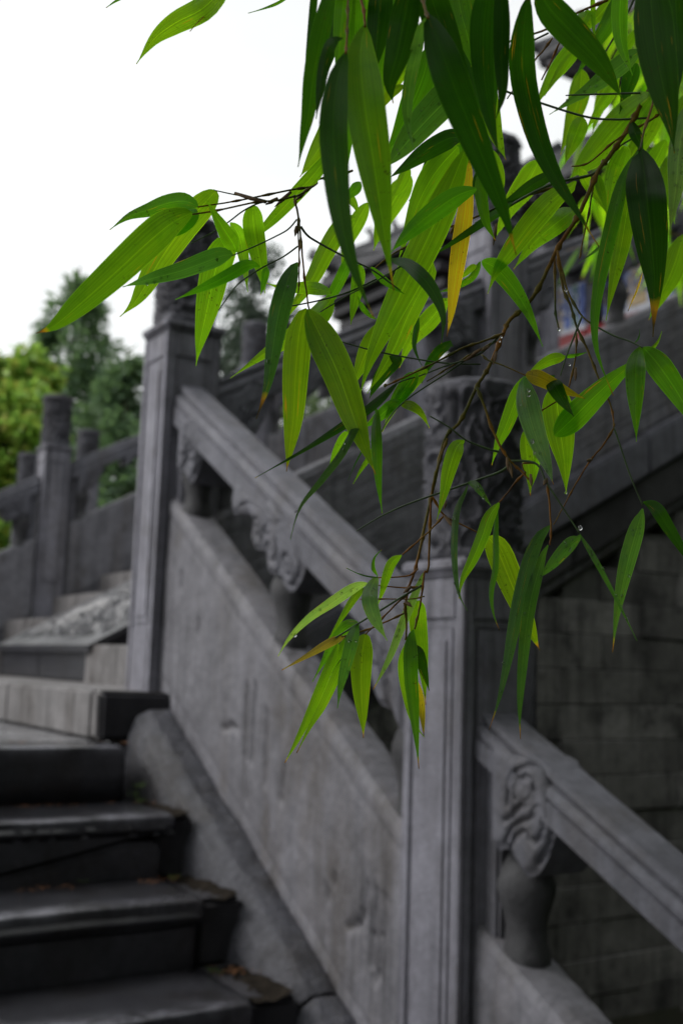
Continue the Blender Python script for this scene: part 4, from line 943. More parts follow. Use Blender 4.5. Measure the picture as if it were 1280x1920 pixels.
# leaves: crop, mid depth, tip offset, width, colour key, dried tip, tilt, points base -> tip
LV = [
 ('N', .775, 0, 128, 'm', .45, .2, [(722, 797), (650, 832), (560, 905), (430, 1025), (290, 1150), (200, 1225), (135, 1250)]),
 ('N', .80, .01, 72, 'g', .1, .3, [(742, 772), (690, 755), (630, 762), (560, 785), (480, 812), (412, 862)]),
 ('N', .83, .0, 104, 'y', .1, 0, [(812, 713), (770, 760), (690, 850), (600, 975), (540, 1080), (500, 1140), (450, 1188)]),
 ('N', .825, .0, 66, 'g', 0, .2, [(745, 790), (690, 835), (655, 868), (615, 900)]),
 ('A', .80, -.01, 98, 'y', 0, -.2, [(740, 520), (722, 475), (680, 410), (625, 320), (572, 230)]),
 ('A', .85, .0, 122, 'y', .1, 0, [(838, 258), (835, 330), (848, 440), (872, 560), (895, 680), (904, 762)]),
 ('A', .86, .0, 78, 'y', .1, .1, [(716, 362), (755, 430), (778, 530), (792, 640), (806, 755)]),
 ('A', .84, .0, 168, 'y', .1, 0, [(705, 430), (672, 500), (625, 620), (590, 780), (560, 920), (530, 1060), (511, 1175)]),
 ('A', .80, .0, 112, 'b', 0, .4, [(722, 540), (660, 548), (560, 585), (420, 635), (280, 672), (180, 700), (92, 726)]),
 ('A', .815, -.01, 76, 'g', .05, .2, [(866, 602), (800, 600), (700, 655), (590, 710), (490, 755), (392, 798)]),
 ('N', .86, .0, 56, 'y', .2, .1, [(1245, 560), (1190, 640), (1110, 730), (1030, 815), (975, 870), (930, 918)]),
 ('A', .83, .0, 46, 'g', .3, .1, [(913, 613), (908, 650), (894, 715), (879, 772)]),
 ('T', .80, -.03, 40, 'b', .5, .3, [(556, 492), (540, 525), (522, 590), (511, 660), (500, 725), (480, 786)]),
 ('T', .83, -.01, 51, 'o1', .35, 0, [(571, 579), (561, 625), (554, 700), (550, 780), (543, 840), (537, 884)]),
 ('T', .82, -.02, 63, 'o1', .35, 0, [(576, 580), (601, 630), (634, 700), (662, 780), (682, 835), (704, 890)]),
 ('T', .87, 0, 25, 'y', .15, .2, [(620, 548), (590, 541), (560, 540), (530, 540), (500, 531)]),
 ('D', .90, 0, 112, 'y', .1, 0, [(385, 205), (310, 250), (220, 390), (135, 560), (40, 700), (-60, 850)]),
 ('T', .90, 0, 42, 'y', .1, .1, [(622, 560), (598, 590), (555, 625), (500, 660), (432, 709)]),
 ('B', .70, .02, 46, 'd', .1, .3, [(155, -90), (140, 60), (118, 240), (95, 390)]),
 ('B', .68, .02, 112, 'd', .1, .3, [(285, -140), (215, 80), (150, 400), (118, 640), (85, 800), (57, 955)]),
 ('B', .67, .01, 76, 'd', .1, .3, [(292, 215), (235, 270), (198, 400), (175, 560), (160, 680)]),
 ('T', .64, -.02, 52, 'd', .25, .3, [(649, 98), (632, 150), (624, 230), (628, 310), (636, 390), (650, 460), (672, 530), (700, 595)]),
 ('T', .68, .0, 76, 'm', .3, 0, [(683, 48), (676, 110), (684, 200), (698, 290), (710, 370), (722, 450), (738, 545)]),
 ('B', .74, .0, 96, 'g', .2, .1, [(340, -160), (312, 60), (292, 280), (280, 480)]),
 ('B', .78, .0, 128, 'g', .1, 0, [(395, -200), (388, 60), (375, 330), (340, 700), (318, 950), (292, 1140)]),
 ('B', .75, .0, 150, 'd', .1, .2, [(530, -180), (520, 60), (505, 260), (488, 440)]),
 ('B', .79, .0, 96, 'g', .1, .1, [(665, -160), (600, 120), (545, 330), (500, 590)]),
 ('B', .72, .0, 165, 'd', .2, .3, [(720, -170), (668, 80), (625, 300), (582, 470), (600, 590)]),
 ('B', .74, .0, 78, 'b', .05, .5, [(768, 110), (738, 280), (700, 460), (682, 620), (692, 750), (723, 862)]),
 ('B', .90, .0, 105, 'y', .1, 0, [(705, 305), (640, 400), (570, 510), (512, 630)]),
 ('B', .88, .0, 55, 'o1', .3, 0, [(660, 488), (590, 530), (545, 590), (510, 640)]),
 ('B', .86, .0, 150, 'g', .15, 0, [(805, 270), (775, 420), (700, 610), (630, 750), (556, 872)]),
 ('B', .80, .0, 195, 'b', .05, .4, [(1010, 455), (900, 575), (760, 720), (640, 860), (556, 962)]),
 ('B', .84, .0, 115, 'd', .05, .3, [(992, 792), (920, 790), (790, 860), (670, 950), (572, 1020)]),
 ('T', .86, .0, 60, 'y', .1, 0, [(872, 280), (842, 355), (800, 450), (758, 535), (720, 615), (692, 680), (674, 742)]),
 ('T', .89, .0, 50, 'y', .1, 0, [(858, 275), (815, 325), (780, 390), (745, 492)]),
 ('T', .90, .0, 40, 'y', .1, 0, [(815, 500), (770, 580), (735, 660), (688, 738)]),
 ('T', .90, .0, 32, 'y', .1, 0, [(712, 605), (690, 650), (672, 695), (652, 735)]),
 ('D', .80, .0, 124, 'g', .05, .2, [(1075, 42), (960, 85), (830, 175), (720, 265), (640, 345), (588, 405)]),
 ('T', .64, .03, 66, 'd', .35, .4, [(801, 26), (822, 80), (852, 165), (888, 255), (922, 340), (948, 408), (967, 478)]),
 ('B', .72, .0, 185, 'd', .1, .1, [(760, -200), (850, 80), (950, 320), (1060, 540)]),
 ('B', .76, .0, 170, 'g', .1, .1, [(950, -170), (985, 60), (1030, 230), (1045, 380)]),
 ('B', .70, .0, 150, 'd', .1, .3, [(1165, -170), (1120, 100), (1115, 380), (1150, 660), (1205, 890)]),
 ('B', .69, .0, 100, 'd', .1, .3, [(1215, -170), (1222, 100), (1220, 350), (1222, 540), (1185, 680)]),
 ('T', .74, .0, 50, 'd', .3, .3, [(990, -8), (981, 60), (980, 130), (992, 200), (1014, 275), (1042, 335), (1078, 392), (1122, 463)]),
 ('C', .72, .02, 175, 'd', .15, .1, [(445, -70), (520, 50), (650, 190), (780, 330), (870, 460), (932, 568)]),
 ('C', .70, .0, 225, 'd', .15, .1, [(1085, -220), (1098, 40), (1125, 280), (1165, 500), (1205, 690), (1229, 875)]),
 ('C', .76, .0, 95, 'd', .1, .2, [(1230, -150), (1242, 120), (1256, 350), (1250, 540)]),
 ('C', .80, .0, 98, 'g', .1, .1, [(935, -150), (918, 80), (932, 260), (990, 430)]),
 ('T', .80, .0, 74, 'd', .5, .2, [(1199, 278), (1206, 320), (1214, 390), (1222, 470), (1227, 545), (1223, 632)]),
 ('T', .82, .0, 28, 'g', .35, .3, [(1192, 285), (1166, 340), (1146, 420), (1126, 510), (1114, 590), (1118, 660), (1149, 742)]),
 ('E', .92, .0, 112, 'y', .1, 0, [(990, -120), (965, 120), (925, 370), (880, 580), (838, 795)]),
 ('C', .97, .0, 115, 'b', .05, .3, [(1035, 288), (910, 385), (750, 505), (515, 655)]),
 ('C', 1.05, .0, 185, 'y', .05, 0, [(1100, 540), (940, 690), (800, 850), (700, 950), (630, 1020)]),
 ('C', 1.0, .0, 105, 'y', .05, 0, [(705, 675), (670, 760), (640, 840), (602, 940)]),
 ('E', .90, .0, 132, 'y', .1, .1, [(670, 15), (540, 100), (410, 240), (290, 400), (215, 510), (163, 642)]),
 ('C', .93, .0, 74, 'd', .05, .3, [(570, 975), (430, 1050), (290, 1150), (90, 1275)]),
 ('D', .88, .0, 50, 'd', .05, .4, [(1290, 115), (1140, 215), (960, 335), (815, 432)]),
 ('T', .89, .0, 32, 'gold', .5, 0, [(880, 300), (872, 390), (860, 470), (851, 535), (845, 590), (837, 632)]),
 ('D', .82, -.02, 82, 'd', .1, .4, [(585, 450), (680, 480), (780, 565), (850, 670), (886, 790), (874, 928)]),
 ('D', .86, .0, 78, 'y', .05, .1, [(408, 478), (402, 540), (388, 640), (370, 740), (357, 818)]),
 ('D', .87, .0, 32, 'g', .1, .2, [(408, 688), (430, 730), (470, 770), (512, 792)]),
 ('D', .86, .0, 44, 'g', .1, .2, [(470, 488), (540, 560), (600, 605), (668, 646)]),
 ('E', .90, .0, 106, 'g', .05, .1, [(130, 455), (215, 500), (310, 610), (400, 760), (478, 945)]),
 ('E', .92, .0, 38, 'y', .05, .1, [(98, 478), (65, 500), (30, 535), (-5, 560)]),
 ('D', .84, .0, 72, 'g', .3, .1, [(1095, -60), (1102, 80), (1130, 230), (1185, 340)]),
 ('D', .91, .0, 92, 'd', .05, .1, [(645, 1005), (570, 1060), (505, 1150), (465, 1240)]),
 ('T', .84, -.03, 17, 'd', .1, .6, [(745, 716), (700, 758), (635, 802), (565, 846), (478, 896)]),
 ('T', .80, -.04, 15, 'b', .05, .6, [(690, 765), (668, 798), (640, 850), (600, 903), (562, 952), (544, 1012)]),
 ('G', .87, .0, 58, 'y', .05, .1, [(292, 328), (250, 385), (205, 470), (173, 545)]),
 ('G', .85, -.02, 62, 'g', .1, .3, [(448, 205), (440, 300), (444, 430), (450, 560), (462, 690), (476, 800)]),
 ('G', .88, .0, 30, 'y', .1, .1, [(435, 410), (395, 490), (350, 560), (310, 632)]),
 ('G', .86, .0, 12, 'd', .1, .5, [(400, 380), (350, 460), (310, 540), (280, 612)]),
 ('G', .87, .0, 56, 'o1', .2, .1, [(582, 178), (640, 185), (700, 230), (746, 313)]),
 ('G', .89, .0, 95, 'g', .05, .1, [(670, -10), (610, 80), (545, 170), (490, 255)]),
 ('G', .90, .0, 70, 'g', .05, .2, [(560, 150), (500, 210), (430, 270), (360, 315)]),
 ('G', .82, .0, 92, 'y', .1, 0, [(936, 388), (898, 430), (855, 560), (825, 700), (788, 838)]),
 ('G', .82, -.01, 46, 'b', .05, .4, [(965, 628), (1010, 645), (1050, 695), (1096, 757)]),
 ('T', .82, -.03, 13, 'b', .05, .6, [(876, 914), (856, 955), (850, 1015), (852, 1070), (860, 1115), (876, 1146)]),
 ('T', .83, -.01, 25, 'y', .2, .1, [(935, 943), (917, 968), (902, 1010), (884, 1052), (866, 1088), (860, 1122)]),
 ('T', .83, -.02, 12, 'g', .4, .5, [(931, 946), (928, 1000), (928, 1060), (920, 1110), (924, 1150), (936, 1182)]),
 ('J', .86, .0, 152, 'o1', .45, 0, [(163, 203), (215, 270), (290, 450), (360, 620), (420, 760), (461, 852)]),
 ('J', .84, -.03, 84, 'b', .35, .4, [(518, 143), (455, 205), (395, 350), (342, 560), (305, 750), (268, 950), (222, 1150), (171, 1306)]),
 ('J', .82, -.03, 76, 'b', .4, .4, [(498, 250), (455, 390), (412, 550), (385, 720), (366, 900), (352, 1080), (346, 1230), (351, 1358)]),
 ('J', .84, .0, 78, 'b', .05, .4, [(690, 203), (635, 245), (555, 335), (500, 395), (452, 442)]),
 ('J', .83, -.02, 30, 'b', .1, .6, [(690, 190), (770, 315), (860, 480), (940, 640), (1016, 797)]),
 ('J', .855, -.01, 95, 'b', .45, .2, [(1046, 58), (1018, 150), (970, 320), (930, 490), (898, 670), (876, 864)]),
 ('J', .855, -.01, 78, 'd', .1, .3, [(1060, 6), (1125, 45), (1200, 160), (1290, 300), (1370, 440)]),
 ('H', .855, -.02, 142, 'g', .1, .1, [(1048, 93), (1130, 185), (1225, 320), (1310, 465), (1390, 610)]),
 ('H', .84, -.02, 114, 'g', .1, 0, [(1032, 93), (1008, 190), (1004, 330), (1008, 480), (1012, 634)]),
 ('H', .87, .0, 152, 'g', .05, .1, [(545, 600), (640, 510), (770, 380), (920, 245), (1070, 130)]),
 ('H', .885, .0, 176, 'y', .05, 0, [(560, 315), (562, 440), (582, 600), (602, 760), (612, 935)]),
 ('H', .82, -.03, 132, 'w', .3, .3, [(366, 268), (375, 370), (415, 530), (465, 680), (505, 780), (539, 880)]),
 ('H', .87, .0, 88, 'y', .2, 0, [(375, 265), (330, 380), (270, 540), (222, 650), (187, 768)]),
 ('H', .88, .0, 66, 'y', .1, .1, [(605, 150), (530, 165), (450, 210), (372, 275)]),
 ('H', .85, .0, 92, 'o2', .3, .1, [(378, 250), (460, 272), (590, 335), (718, 388)]),
 ('H', .83, .0, 94, 'd', .05, .2, [(515, 262), (550, 320), (600, 410), (655, 490)]),
 ('H', .88, .0, 72, 'y', .4, .1, [(375, 570), (385, 690), (402, 820), (407, 945)]),
 ('H', .885, .0, 44, 'y', .2, .1, [(450, 690), (440, 760), (425, 840), (410, 905)]),
 ('H', .88, .0, 26, 'g', .05, .2, [(600, 148), (650, 145), (690, 135), (728, 124)]),
 ('H', .87, .0, 14, 'b', .1, .3, [(1000, 70), (1020, 45), (1028, 20), (1030, -10)]),
 ('H', .87, .0, 26, 'y', .1, .2, [(1062, 120), (1100, 100), (1135, 60), (1157, 3)]),
 ('E', .95, .0, 26, 'b', .05, .3, [(905, 285), (845, 340), (765, 405), (683, 470)]),
 ('E', .90, .0, 12, 'gold', .5, .1, [(1046, 525), (1020, 610), (990, 680), (964, 742)]),
 ('I', .82, -.03, 60, 'w', .1, .5, [(637, 288), (560, 315), (430, 400), (300, 490), (190, 600), (126, 702)]),
 ('I', .835, .0, 46, 'y', .05, .1, [(618, 308), (560, 370), (490, 480), (408, 612)]),
 ('I', .815, -.02, 92, 'w', .05, .3, [(693, 243), (655, 320), (650, 400), (680, 490), (712, 550), (749, 614)]),
 ('I', .845, .0, 56, 'y', .05, .1, [(826, 128), (775, 170), (740, 260), (718, 340), (688, 425)]),
 ('I', .835, -.01, 26, 'g', .2, .3, [(692, 242), (664, 200), (672, 140), (715, 93)]),
 ('I', .835, .0, 11, 'd', .1, .4, [(702, 253), (640, 245), (580, 228), (516, 198)]),
 ('I', .83, .0, 50, 'brown', .3, .2, [(505, 588), (420, 625), (300, 695), (146, 782)]),
 ('I', .85, .0, 72, 'g', .1, .1, [(592, 520), (520, 532), (450, 610), (395, 715), (322, 848)]),
 ('I', .82, -.02, 56, 'y', .35, .1, [(472, 622), (430, 730), (360, 900), (280, 1090), (215, 1220), (163, 1312)]),
 ('I', .83, -.01, 56, 'y', .35, .1, [(498, 718), (450, 830), (380, 980), (310, 1100), (232, 1255)]),
 ('I', .845, .0, 52, 'y', .1, .1, [(530, 595), (490, 660), (455, 730), (425, 815)]),
 ('I', .81, -.02, 78, 'b', .05, .3, [(582, 525), (555, 600), (518, 740), (485, 870), (465, 1000)]),
 ('I', .84, .0, 126, 'o1', .3, 0, [(628, 570), (610, 650), (602, 780), (603, 930), (610, 1060), (613, 1170)]),
 ('I', .845, .0, 52, 'w', .3, .2, [(965, 210), (895, 380), (835, 520), (775, 680), (718, 800), (668, 892)]),
 ('I', .86, .0, 104, 'y', .4, 0, [(930, 382), (925, 480), (938, 640), (955, 800), (968, 980)]),
 ('I', .82, -.02, 84, 'g', .3, .1, [(893, 553), (882, 650), (884, 820), (900, 1000), (915, 1170), (929, 1345)]),
 ('I', .85, .0, 62, 'y', .1, 0, [(858, 630), (838, 760), (860, 920), (895, 1070), (960, 1165)]),
 ('I', .84, .0, 78, 'd', .1, .2, [(885, 635), (925, 690), (960, 790), (988, 900)]),
 ('I', .855, .0, 48, 'o2', .5, 0, [(915, 840), (938, 960), (950, 1060), (958, 1165)]),
 ('N', .80, .0, 88, 'y', .15, .1, [(870, -90), (770, 25), (660, 85), (580, 145), (512, 240)]),
 ('N', .80, .0, 10, 'brown', .3, .3, [(880, -40), (800, 35), (750, 75), (712, 118)]),
 ('N', .82, .0, 14, 'g', .1, .3, [(1110, -30), (1050, 10), (1000, 30), (930, 50)]),
 ('N', .82, .0, 14, 'g', .3, .3, [(520, -60), (470, -15), (430, 8), (398, 30)]),
 ('C', 1.02, .0, 72, 'y', .05, 0, [(905, -60), (830, 50), (760, 130), (695, 205)]),
 ('C', .98, .0, 30, 'y', .05, .2, [(760, -40), (765, 60), (768, 160), (775, 268)]),
 ('C', .98, .0, 48, 'y', .1, .1, [(655, 290), (590, 380), (540, 460), (488, 548)]),
 ('C', 1.02, .0, 74, 'y', .05, .1, [(910, 440), (850, 550), (790, 640), (722, 745)]),
 ('C', 1.0, .0, 92, 'd', .05, .2, [(1010, 360), (980, 450), (950, 540), (915, 650)]),
 ('C', 1.0, .0, 80, 'y', .05, .1, [(1290, 540), (1265, 650), (1240, 780), (1222, 920)]),
 ('T', .88, .0, 44, 'w', .05, .4, [(1292, 190), (1274, 270), (1266, 350), (1254, 438)]),
 ('C', 1.0, .0, 112, 'y', .05, .1, [(950, 840), (900, 970), (865, 1130), (848, 1300)]),
 ('C', .95, .0, 52, 'y', .1, .1, [(785, 990), (805, 1070), (825, 1140), (842, 1225)]),
 ('E', .98, .0, 62, 'y', .05, .1, [(690, -70), (740, 20), (800, 100), (852, 195)]),
 ('C', 1.05, .0, 60, 'y', .05, .1, [(1010, 170), (960, 260), (900, 330), (850, 400)]),
 ('C', 1.06, .0, 90, 'y', .05, .1, [(1180, 800), (1130, 900), (1080, 1010), (1060, 1150)]),
 ('C', .92, .0, 70, 'd', .05, .2, [(985, 690), (1005, 760), (1030, 820), (1048, 900)]),
 ('B', .93, .0, 120, 'y', .05, 0, [(1000, 820), (940, 930), (880, 1060), (820, 1190)]),
 ('B', .95, .0, 70, 'y', .05, 0, [(690, 950), (660, 1020), (625, 1090), (590, 1130)]),
 ('B', .94, .0, 60, 'y', .1, .1, [(290, 1090), (340, 1120), (380, 1170), (405, 1230)]),
 ('B', .93, .0, 64, 'g', .05, .1, [(415, 1040), (385, 1080), (345, 1120), (298, 1175)]),
 ('B', .90, .0, 58, 'd', .05, .2, [(860, 760), (830, 860), (770, 1000), (690, 1150)]),
 ('B', .86, .0, 80, 'd', .1, .2, [(1100, 960), (1090, 1060), (1110, 1180), (1120, 1290)]),
 ('B', .94, .0, 70, 'y', .05, .1, [(1170, 860), (1200, 1000), (1200, 1100), (1190, 1200)]),
]
LV += [
 ('T', 1.02, .0, 46, 'y', .2, .1, [(1010, 300), (990, 340), (955, 390), (925, 450)]),
 ('T', 1.0, .0, 40, 'y', .2, .1, [(1075, 395), (1040, 420), (1000, 455), (962, 505)]),
 ('T', 1.05, .0, 46, 'y', .2, .1, [(1165, 330), (1160, 400), (1140, 470), (1120, 545)]),
 ('T', 1.1, .0, 44, 'y', .2, .1, [(1280, 440), (1262, 500), (1240, 550), (1215, 600)]),
 ('T', 1.1, .0, 40, 'y', .2, .1, [(1090, 130), (1085, 180), (1070, 230), (1050, 290)]),
 ('T', 1.0, .0, 44, 'y', .2, .1, [(770, 330), (742, 370), (716, 420), (700, 470)]),
 ('T', 1.0, .0, 36, 'y', .2, .1, [(840, 560), (805, 600), (770, 640), (748, 690)]),
 ('T', .98, .0, 30, 'y', .2, .1, [(690, 380), (668, 420), (650, 460), (640, 520)]),
 ('T', .95, .0, 14, 'g', .2, .4, [(900, 490), (885, 520), (850, 540), (820, 548)]),
 ('T', .95, .0, 12, 'd', .2, .4, [(775, 560), (780, 610), (776, 650), (792, 690)]),
 ('T', .80, .0, 46, 'd', .2, .2, [(640, -60), (632, 20), (618, 90), (598, 170)]),
 ('T', .84, .0, 50, 'd', .2, .2, [(720, -60), (716, 20), (706, 90), (690, 170)]),
 ('T', .86, .0, 54, 'm', .2, .1, [(745, -50), (735, 40), (716, 120), (706, 205)]),
 ('T', .82, .0, 48, 'd', .2, .2, [(860, -60), (872, 40), (886, 130), (905, 220)]),
 ('T', .90, .0, 44, 'y', .2, .1, [(640, 180), (620, 240), (590, 290), (562, 332)]),
 ('T', .88, .0, 40, 'g', .2, .2, [(820, 150), (790, 200), (745, 260), (722, 300)]),
 ('T', .92, .0, 50, 'y', .2, .1, [(900, 90), (905, 160), (925, 240), (948, 300)]),
 ('T', .86, .0, 34, 'd', .2, .2, [(668, -40), (664, 60), (652, 160), (645, 260)]),
 ('T', 1.0, .0, 34, 'y', .1, .1, [(1100, 60), (1060, 110), (1030, 150), (1000, 205)]),
 ('T', 1.05, .0, 40, 'y', .1, .1, [(1240, 180), (1215, 240), (1180, 300), (1150, 372)]),
 ('T', 1.0, .0, 30, 'g', .1, .2, [(1160, -20), (1140, 40), (1110, 90), (1075, 150)]),
 ('T', 1.05, .0, 44, 'y', .1, .1, [(1290, 20), (1262, 90), (1240, 150), (1212, 225)]),
 ('T', .90, -.01, 22, 'g', .2, .3, [(660, 470), (640, 520), (610, 580), (596, 640)]),
 ('T', .90, .0, 26, 'y', .2, .1, [(800, 690), (770, 720), (740, 760), (716, 810)]),
 ('T', .89, .0, 20, 'd', .2, .3, [(846, 640), (822, 660), (800, 690), (790, 720)]),
 ('B', .86, .0, 150, 'g', .1, .1, [(450, -220), (440, 0), (425, 200), (400, 420)]),
 ('B', .88, .0, 140, 'm', .1, .1, [(560, -220), (565, 0), (550, 250), (505, 520)]),
 ('B', .90, .0, 150, 'g', .1, .1, [(690, -200), (690, 0), (665, 200), (620, 400)]),
 ('B', .90, .0, 170, 'd', .1, .2, [(850, -220), (860, 0), (830, 180), (770, 420)]),
 ('B', .92, .0, 120, 'm', .1, .1, [(900, 160), (860, 330), (800, 480), (720, 640)]),
 ('B', .93, .0, 130, 'm', .1, .1, [(1080, -160), (1100, 80), (1090, 340), (1040, 620)]),
 ('B', .88, .0, 150, 'd', .1, .2, [(1110, 180), (1120, 420), (1140, 620), (1185, 830)]),
 ('B', .86, .0, 90, 'd', .1, .2, [(250, -200), (235, 0), (205, 150), (150, 300)]),
 ('B', .94, .0, 110, 'y', .1, .1, [(990, 660), (1010, 800), (1000, 960), (960, 1140)]),
 ('C', 1.1, .0, 120, 'y', .1, .1, [(1290, -60), (1180, 120), (1080, 260), (960, 420)]),
 ('C', 1.15, .0, 110, 'm', .1, .1, [(1300, 360), (1200, 480), (1120, 620), (1030, 800)]),
 ('C', 1.15, .0, 100, 'y', .1, .1, [(900, 380), (850, 500), (800, 620), (760, 760)]),
 ('C', 1.1, .0, 100, 'y', .1, .1, [(1180, 900), (1190, 1020), (1210, 1150), (1230, 1280)]),
 ('C', 1.1, .0, 90, 'm', .1, .1, [(740, 60), (700, 140), (650, 220), (590, 330)]),
]
COLS = {'y': (.095, .170, .011), 'g': (.048, .120, .010), 'd': (.013, .040, .005), 'b': (.034, .075, .030), 'w': (.095, .145, .085), 'm': (.052, .105, .008),  # 'd' carries shade, 'b' and 'w' the sky's sheen, in the leaf colour
        'o1': (.090, .135, .009), 'o2': (.150, .105, .012), 'gold': (.34, .21, .02), 'brown': (.20, .12, .045)}
def blade(t):
    if t < .30: return math.sin(math.pi/2*min(1, (t+.012)/.30))**.85
    x = (t-.30)/.70; return max(.02*(1-x)+.004, math.cos(math.pi/2*min(1, x*1.035))**1.12*(1-.30*smooth(.72, .95, x)))
def leaf_mesh(C, W, acr, nrm, fold, rs, n=18, rolled=False):
    """C centre points, W half widths, acr/nrm frames"""
    vs, fs, uvs = [], [], []
    us = (-1, -.62, -.25, 0, .25, .62, 1)
    ph = rs.uniform(0, 6)
    for i, c in enumerate(C):
        t = i/n
        for u in us:
            wv = .10*W[i]*math.sin(t*9+ph+u*1.3)
            z = -fold*(abs(u)**1.3)*W[i] + wv*abs(u)
            vs.append(tuple(c + acr[i]*u*W[i]*(1-.25*fold*fold) + nrm[i]*z))
            uvs.append((.5+.5*u, t))
    k = len(us)
    for i in range(n):
        for j in range(k-1): fs.append((i*k+j, i*k+j+1, (i+1)*k+j+1, (i+1)*k+j))
    me = bpy.data.meshes.new('leaf'); me.from_pydata(vs, [], fs)
    me.polygons.foreach_set('use_smooth', [True]*len(fs))
    ul = me.uv_layers.new(name='UVMap')
    for l in me.loops: ul.data[l.index].uv = uvs[l.vertex_index]
    me.materials.append(M_LEAF); me.update()
    return me
BB = thing('bamboo', at(1450, 960, 1.05)*1.0, 'sharp green bamboo sprays with wet hanging leaves in the foreground, in front of the stair', 'bamboo')
BB.location.z = -2.6
org = BB.location.copy(); rs0 = random.Random(77)
# culm rising outside the right edge of the picture
cp = [at(1470, 960, 1.05)]; cp[0].z = -2.6
for z in (-1.8, -1.0, -.3, .2, .5, .75): cp.append(Vector((cp[0].x-.01*(z+2.6), cp[0].y-.02*(z+2.6), z)))
cp += [at(1450, -90, 1.05), at(1400, -260, 1.02), at(1300, -420, .95)]
b = MB(); b.tube([p-org for p in cp], [.013, .0125, .012, .0115, .011, .010, .009, .0075, .006, .003], 12)
for p in cp[1:7]: b.tube([p-org+Vector((0, 0, -.006)), p-org+Vector((0, 0, .006))], [.0135, .0125], 12)
cu_ = b.build('culm', M_CULM, BB); cu_['kind'] = 'stuff'
# unseen crown of the same bamboo above the frame, added to shade the near pillar
cr_ = [(at(u, v, d), .42, .8) for u, v, d in ((500, -760, 2.6), (850, -740, 2.7), (1200, -740, 2.6), (700, -900, 2.2), (1050, -950, 2.1), (1400, -800, 2.2))]*2
for _ in range(16):
    cr_.append((at(rs0.uniform(500, 1800), rs0.uniform(-2000, -1050), rs0.uniform(1.2, 2.1)), rs0.uniform(.28, .45), .8))
# more unseen leaf masses of the clump at right, added to darken the near pillar
for c, r in (((.75, -3.25, .9), .62), ((.85, -3.3, -.1), .6), ((.9, -3.3, -1.1), .65), ((1.5, -3.0, .5), .6), ((1.5, -3.1, -.8), .7), ((.9, -3.9, .2), .7), ((.9, -3.9, 1.3), .7), ((.4, -4.4, -.6), .6)):
    cr_ += [(Vector(c), r, 1.0)]*4
vs, fs = leaf_cloud(rs0, [(c-org, r, q) for c, r, q in cr_], 13000, .16, 6.0, .9, .1)
b = MB(); b.add(vs, fs); o = link('crown', b.mesh('crown', fix=False), M_GRN, BB); o['kind'] = 'stuff'
groups = {}
for gname, nm in (('c', 'branch'), ('r', 'branch'), ('l', 'branch'), ('t', 'branch')): groups[gname] = None
tw_pts = []          # (x, y, depth, group)
rs = random.Random(5)
first = {}
for gi, (gname, d0, d1, r0, r1, mt, P) in enumerate(TW):
    n = max(6, int(sum(math.dist(a, c) for a, c in zip(P, P[1:]))/9))
    Q = catmull(P, n)
    pts, rad = [], []
    for i, (x, y) in enumerate(Q):
        t = i/n; d = d0+(d1-d0)*t
        tw_pts.append((x, y, d, gname))
        jx = rs.uniform(-.5, .5) if mt == 0 else 0
        pts.append(at(x+jx, y, d)-org); r = 1.08*(r0+(r1-r0)*t)*d/F
        rad.append(r)
    # nodes: swollen rings where the segments meet
    step = rs.choice((5, 6, 7))
    if mt == 0:
        for i in range(2, n-1, step): rad[i] *= 1.75
    b = MB(); b.tube(pts, rad, 7)
    if gname not in first:
        o = b.build('branch', M_TWIG, BB); first[gname] = o
    else:
        o = b.build('twig', (M_TWIG, M_GTWIG)[mt], first[gname])
def nearest(x, y, lim):
    best = None
    for p in tw_pts:
        q = math.hypot(p[0]-x, p[1]-y)
        if best is None or q < best[0]: best = (q, p)
    return best[1] if best and best[0] < lim else None, best[1][3]
drop_sites = []
for li, (cr, d, dt, wd, ck, tipb, tilt, P) in enumerate(LV):
    P = cv(cr, P); wd = wd*CROP[cr][2]
    nr, gname = nearest(P[0][0], P[0][1], 26)
    n = 18
    Q = catmull(P, n)
    sgn = rs.choice((-1, 1)); tl = sgn*tilt*rs.uniform(.7, 1.1) + rs.uniform(-.15, .15)
    bow = rs.uniform(-.012, .012)
    C = []
    for i, (x, y) in enumerate(Q):
        t = i/n
        dd = d + dt*t + bow*math.sin(math.pi*t)
        if nr: dd = nr[2] + (dd-nr[2])*smooth(0, .35, t)
        if nr and i == 0: x, y = (x+nr[0])/2, (y+nr[1])/2
        C.append(at(x, y, dd)-org)
    acr, nrm, W = [], [], []
    tw_ = rs.uniform(-.25, .25)
    for i, c in enumerate(C):
        t = i/n
        tg = (C[min(i+1, n)]-C[max(i-1, 0)]).normalized()
        view = (CAM-org-c).normalized()
        a = tg.cross(view).normalized(); nn = a.cross(tg).normalized()
        th = tl + tw_*(t-.4)
        acr.append(a*math.cos(th)+nn*math.sin(th)); nrm.append(nn*math.cos(th)-a*math.sin(th))
        W.append(max(.00035, .5*wd*d/F*blade(t)/max(.5, math.cos(tl))))
    fold = rs.uniform(.12, .32) if wd > 9 else .75
    me = leaf_mesh(C, W, acr, nrm, fold, rs)
    o = link('leaf', me, None, first[gname])
    cc = COLS[ck]; v = rs.uniform(.85, 1.18); h = rs.uniform(.92, 1.1)
    o.color = (cc[0]*v*h, cc[1]*v, cc[2]*v, tipb*rs.uniform(.8, 1.2))
    if ck == 'gold' and wd > 8: o['label'] = 'yellow dying bamboo leaf'
    if ck == 'brown' and wd > 8: o['label'] = 'dry brown bamboo leaf'
    if ck in ('w', 'b') and wd > 9: drop_sites.append((C, acr, nrm, W, n))
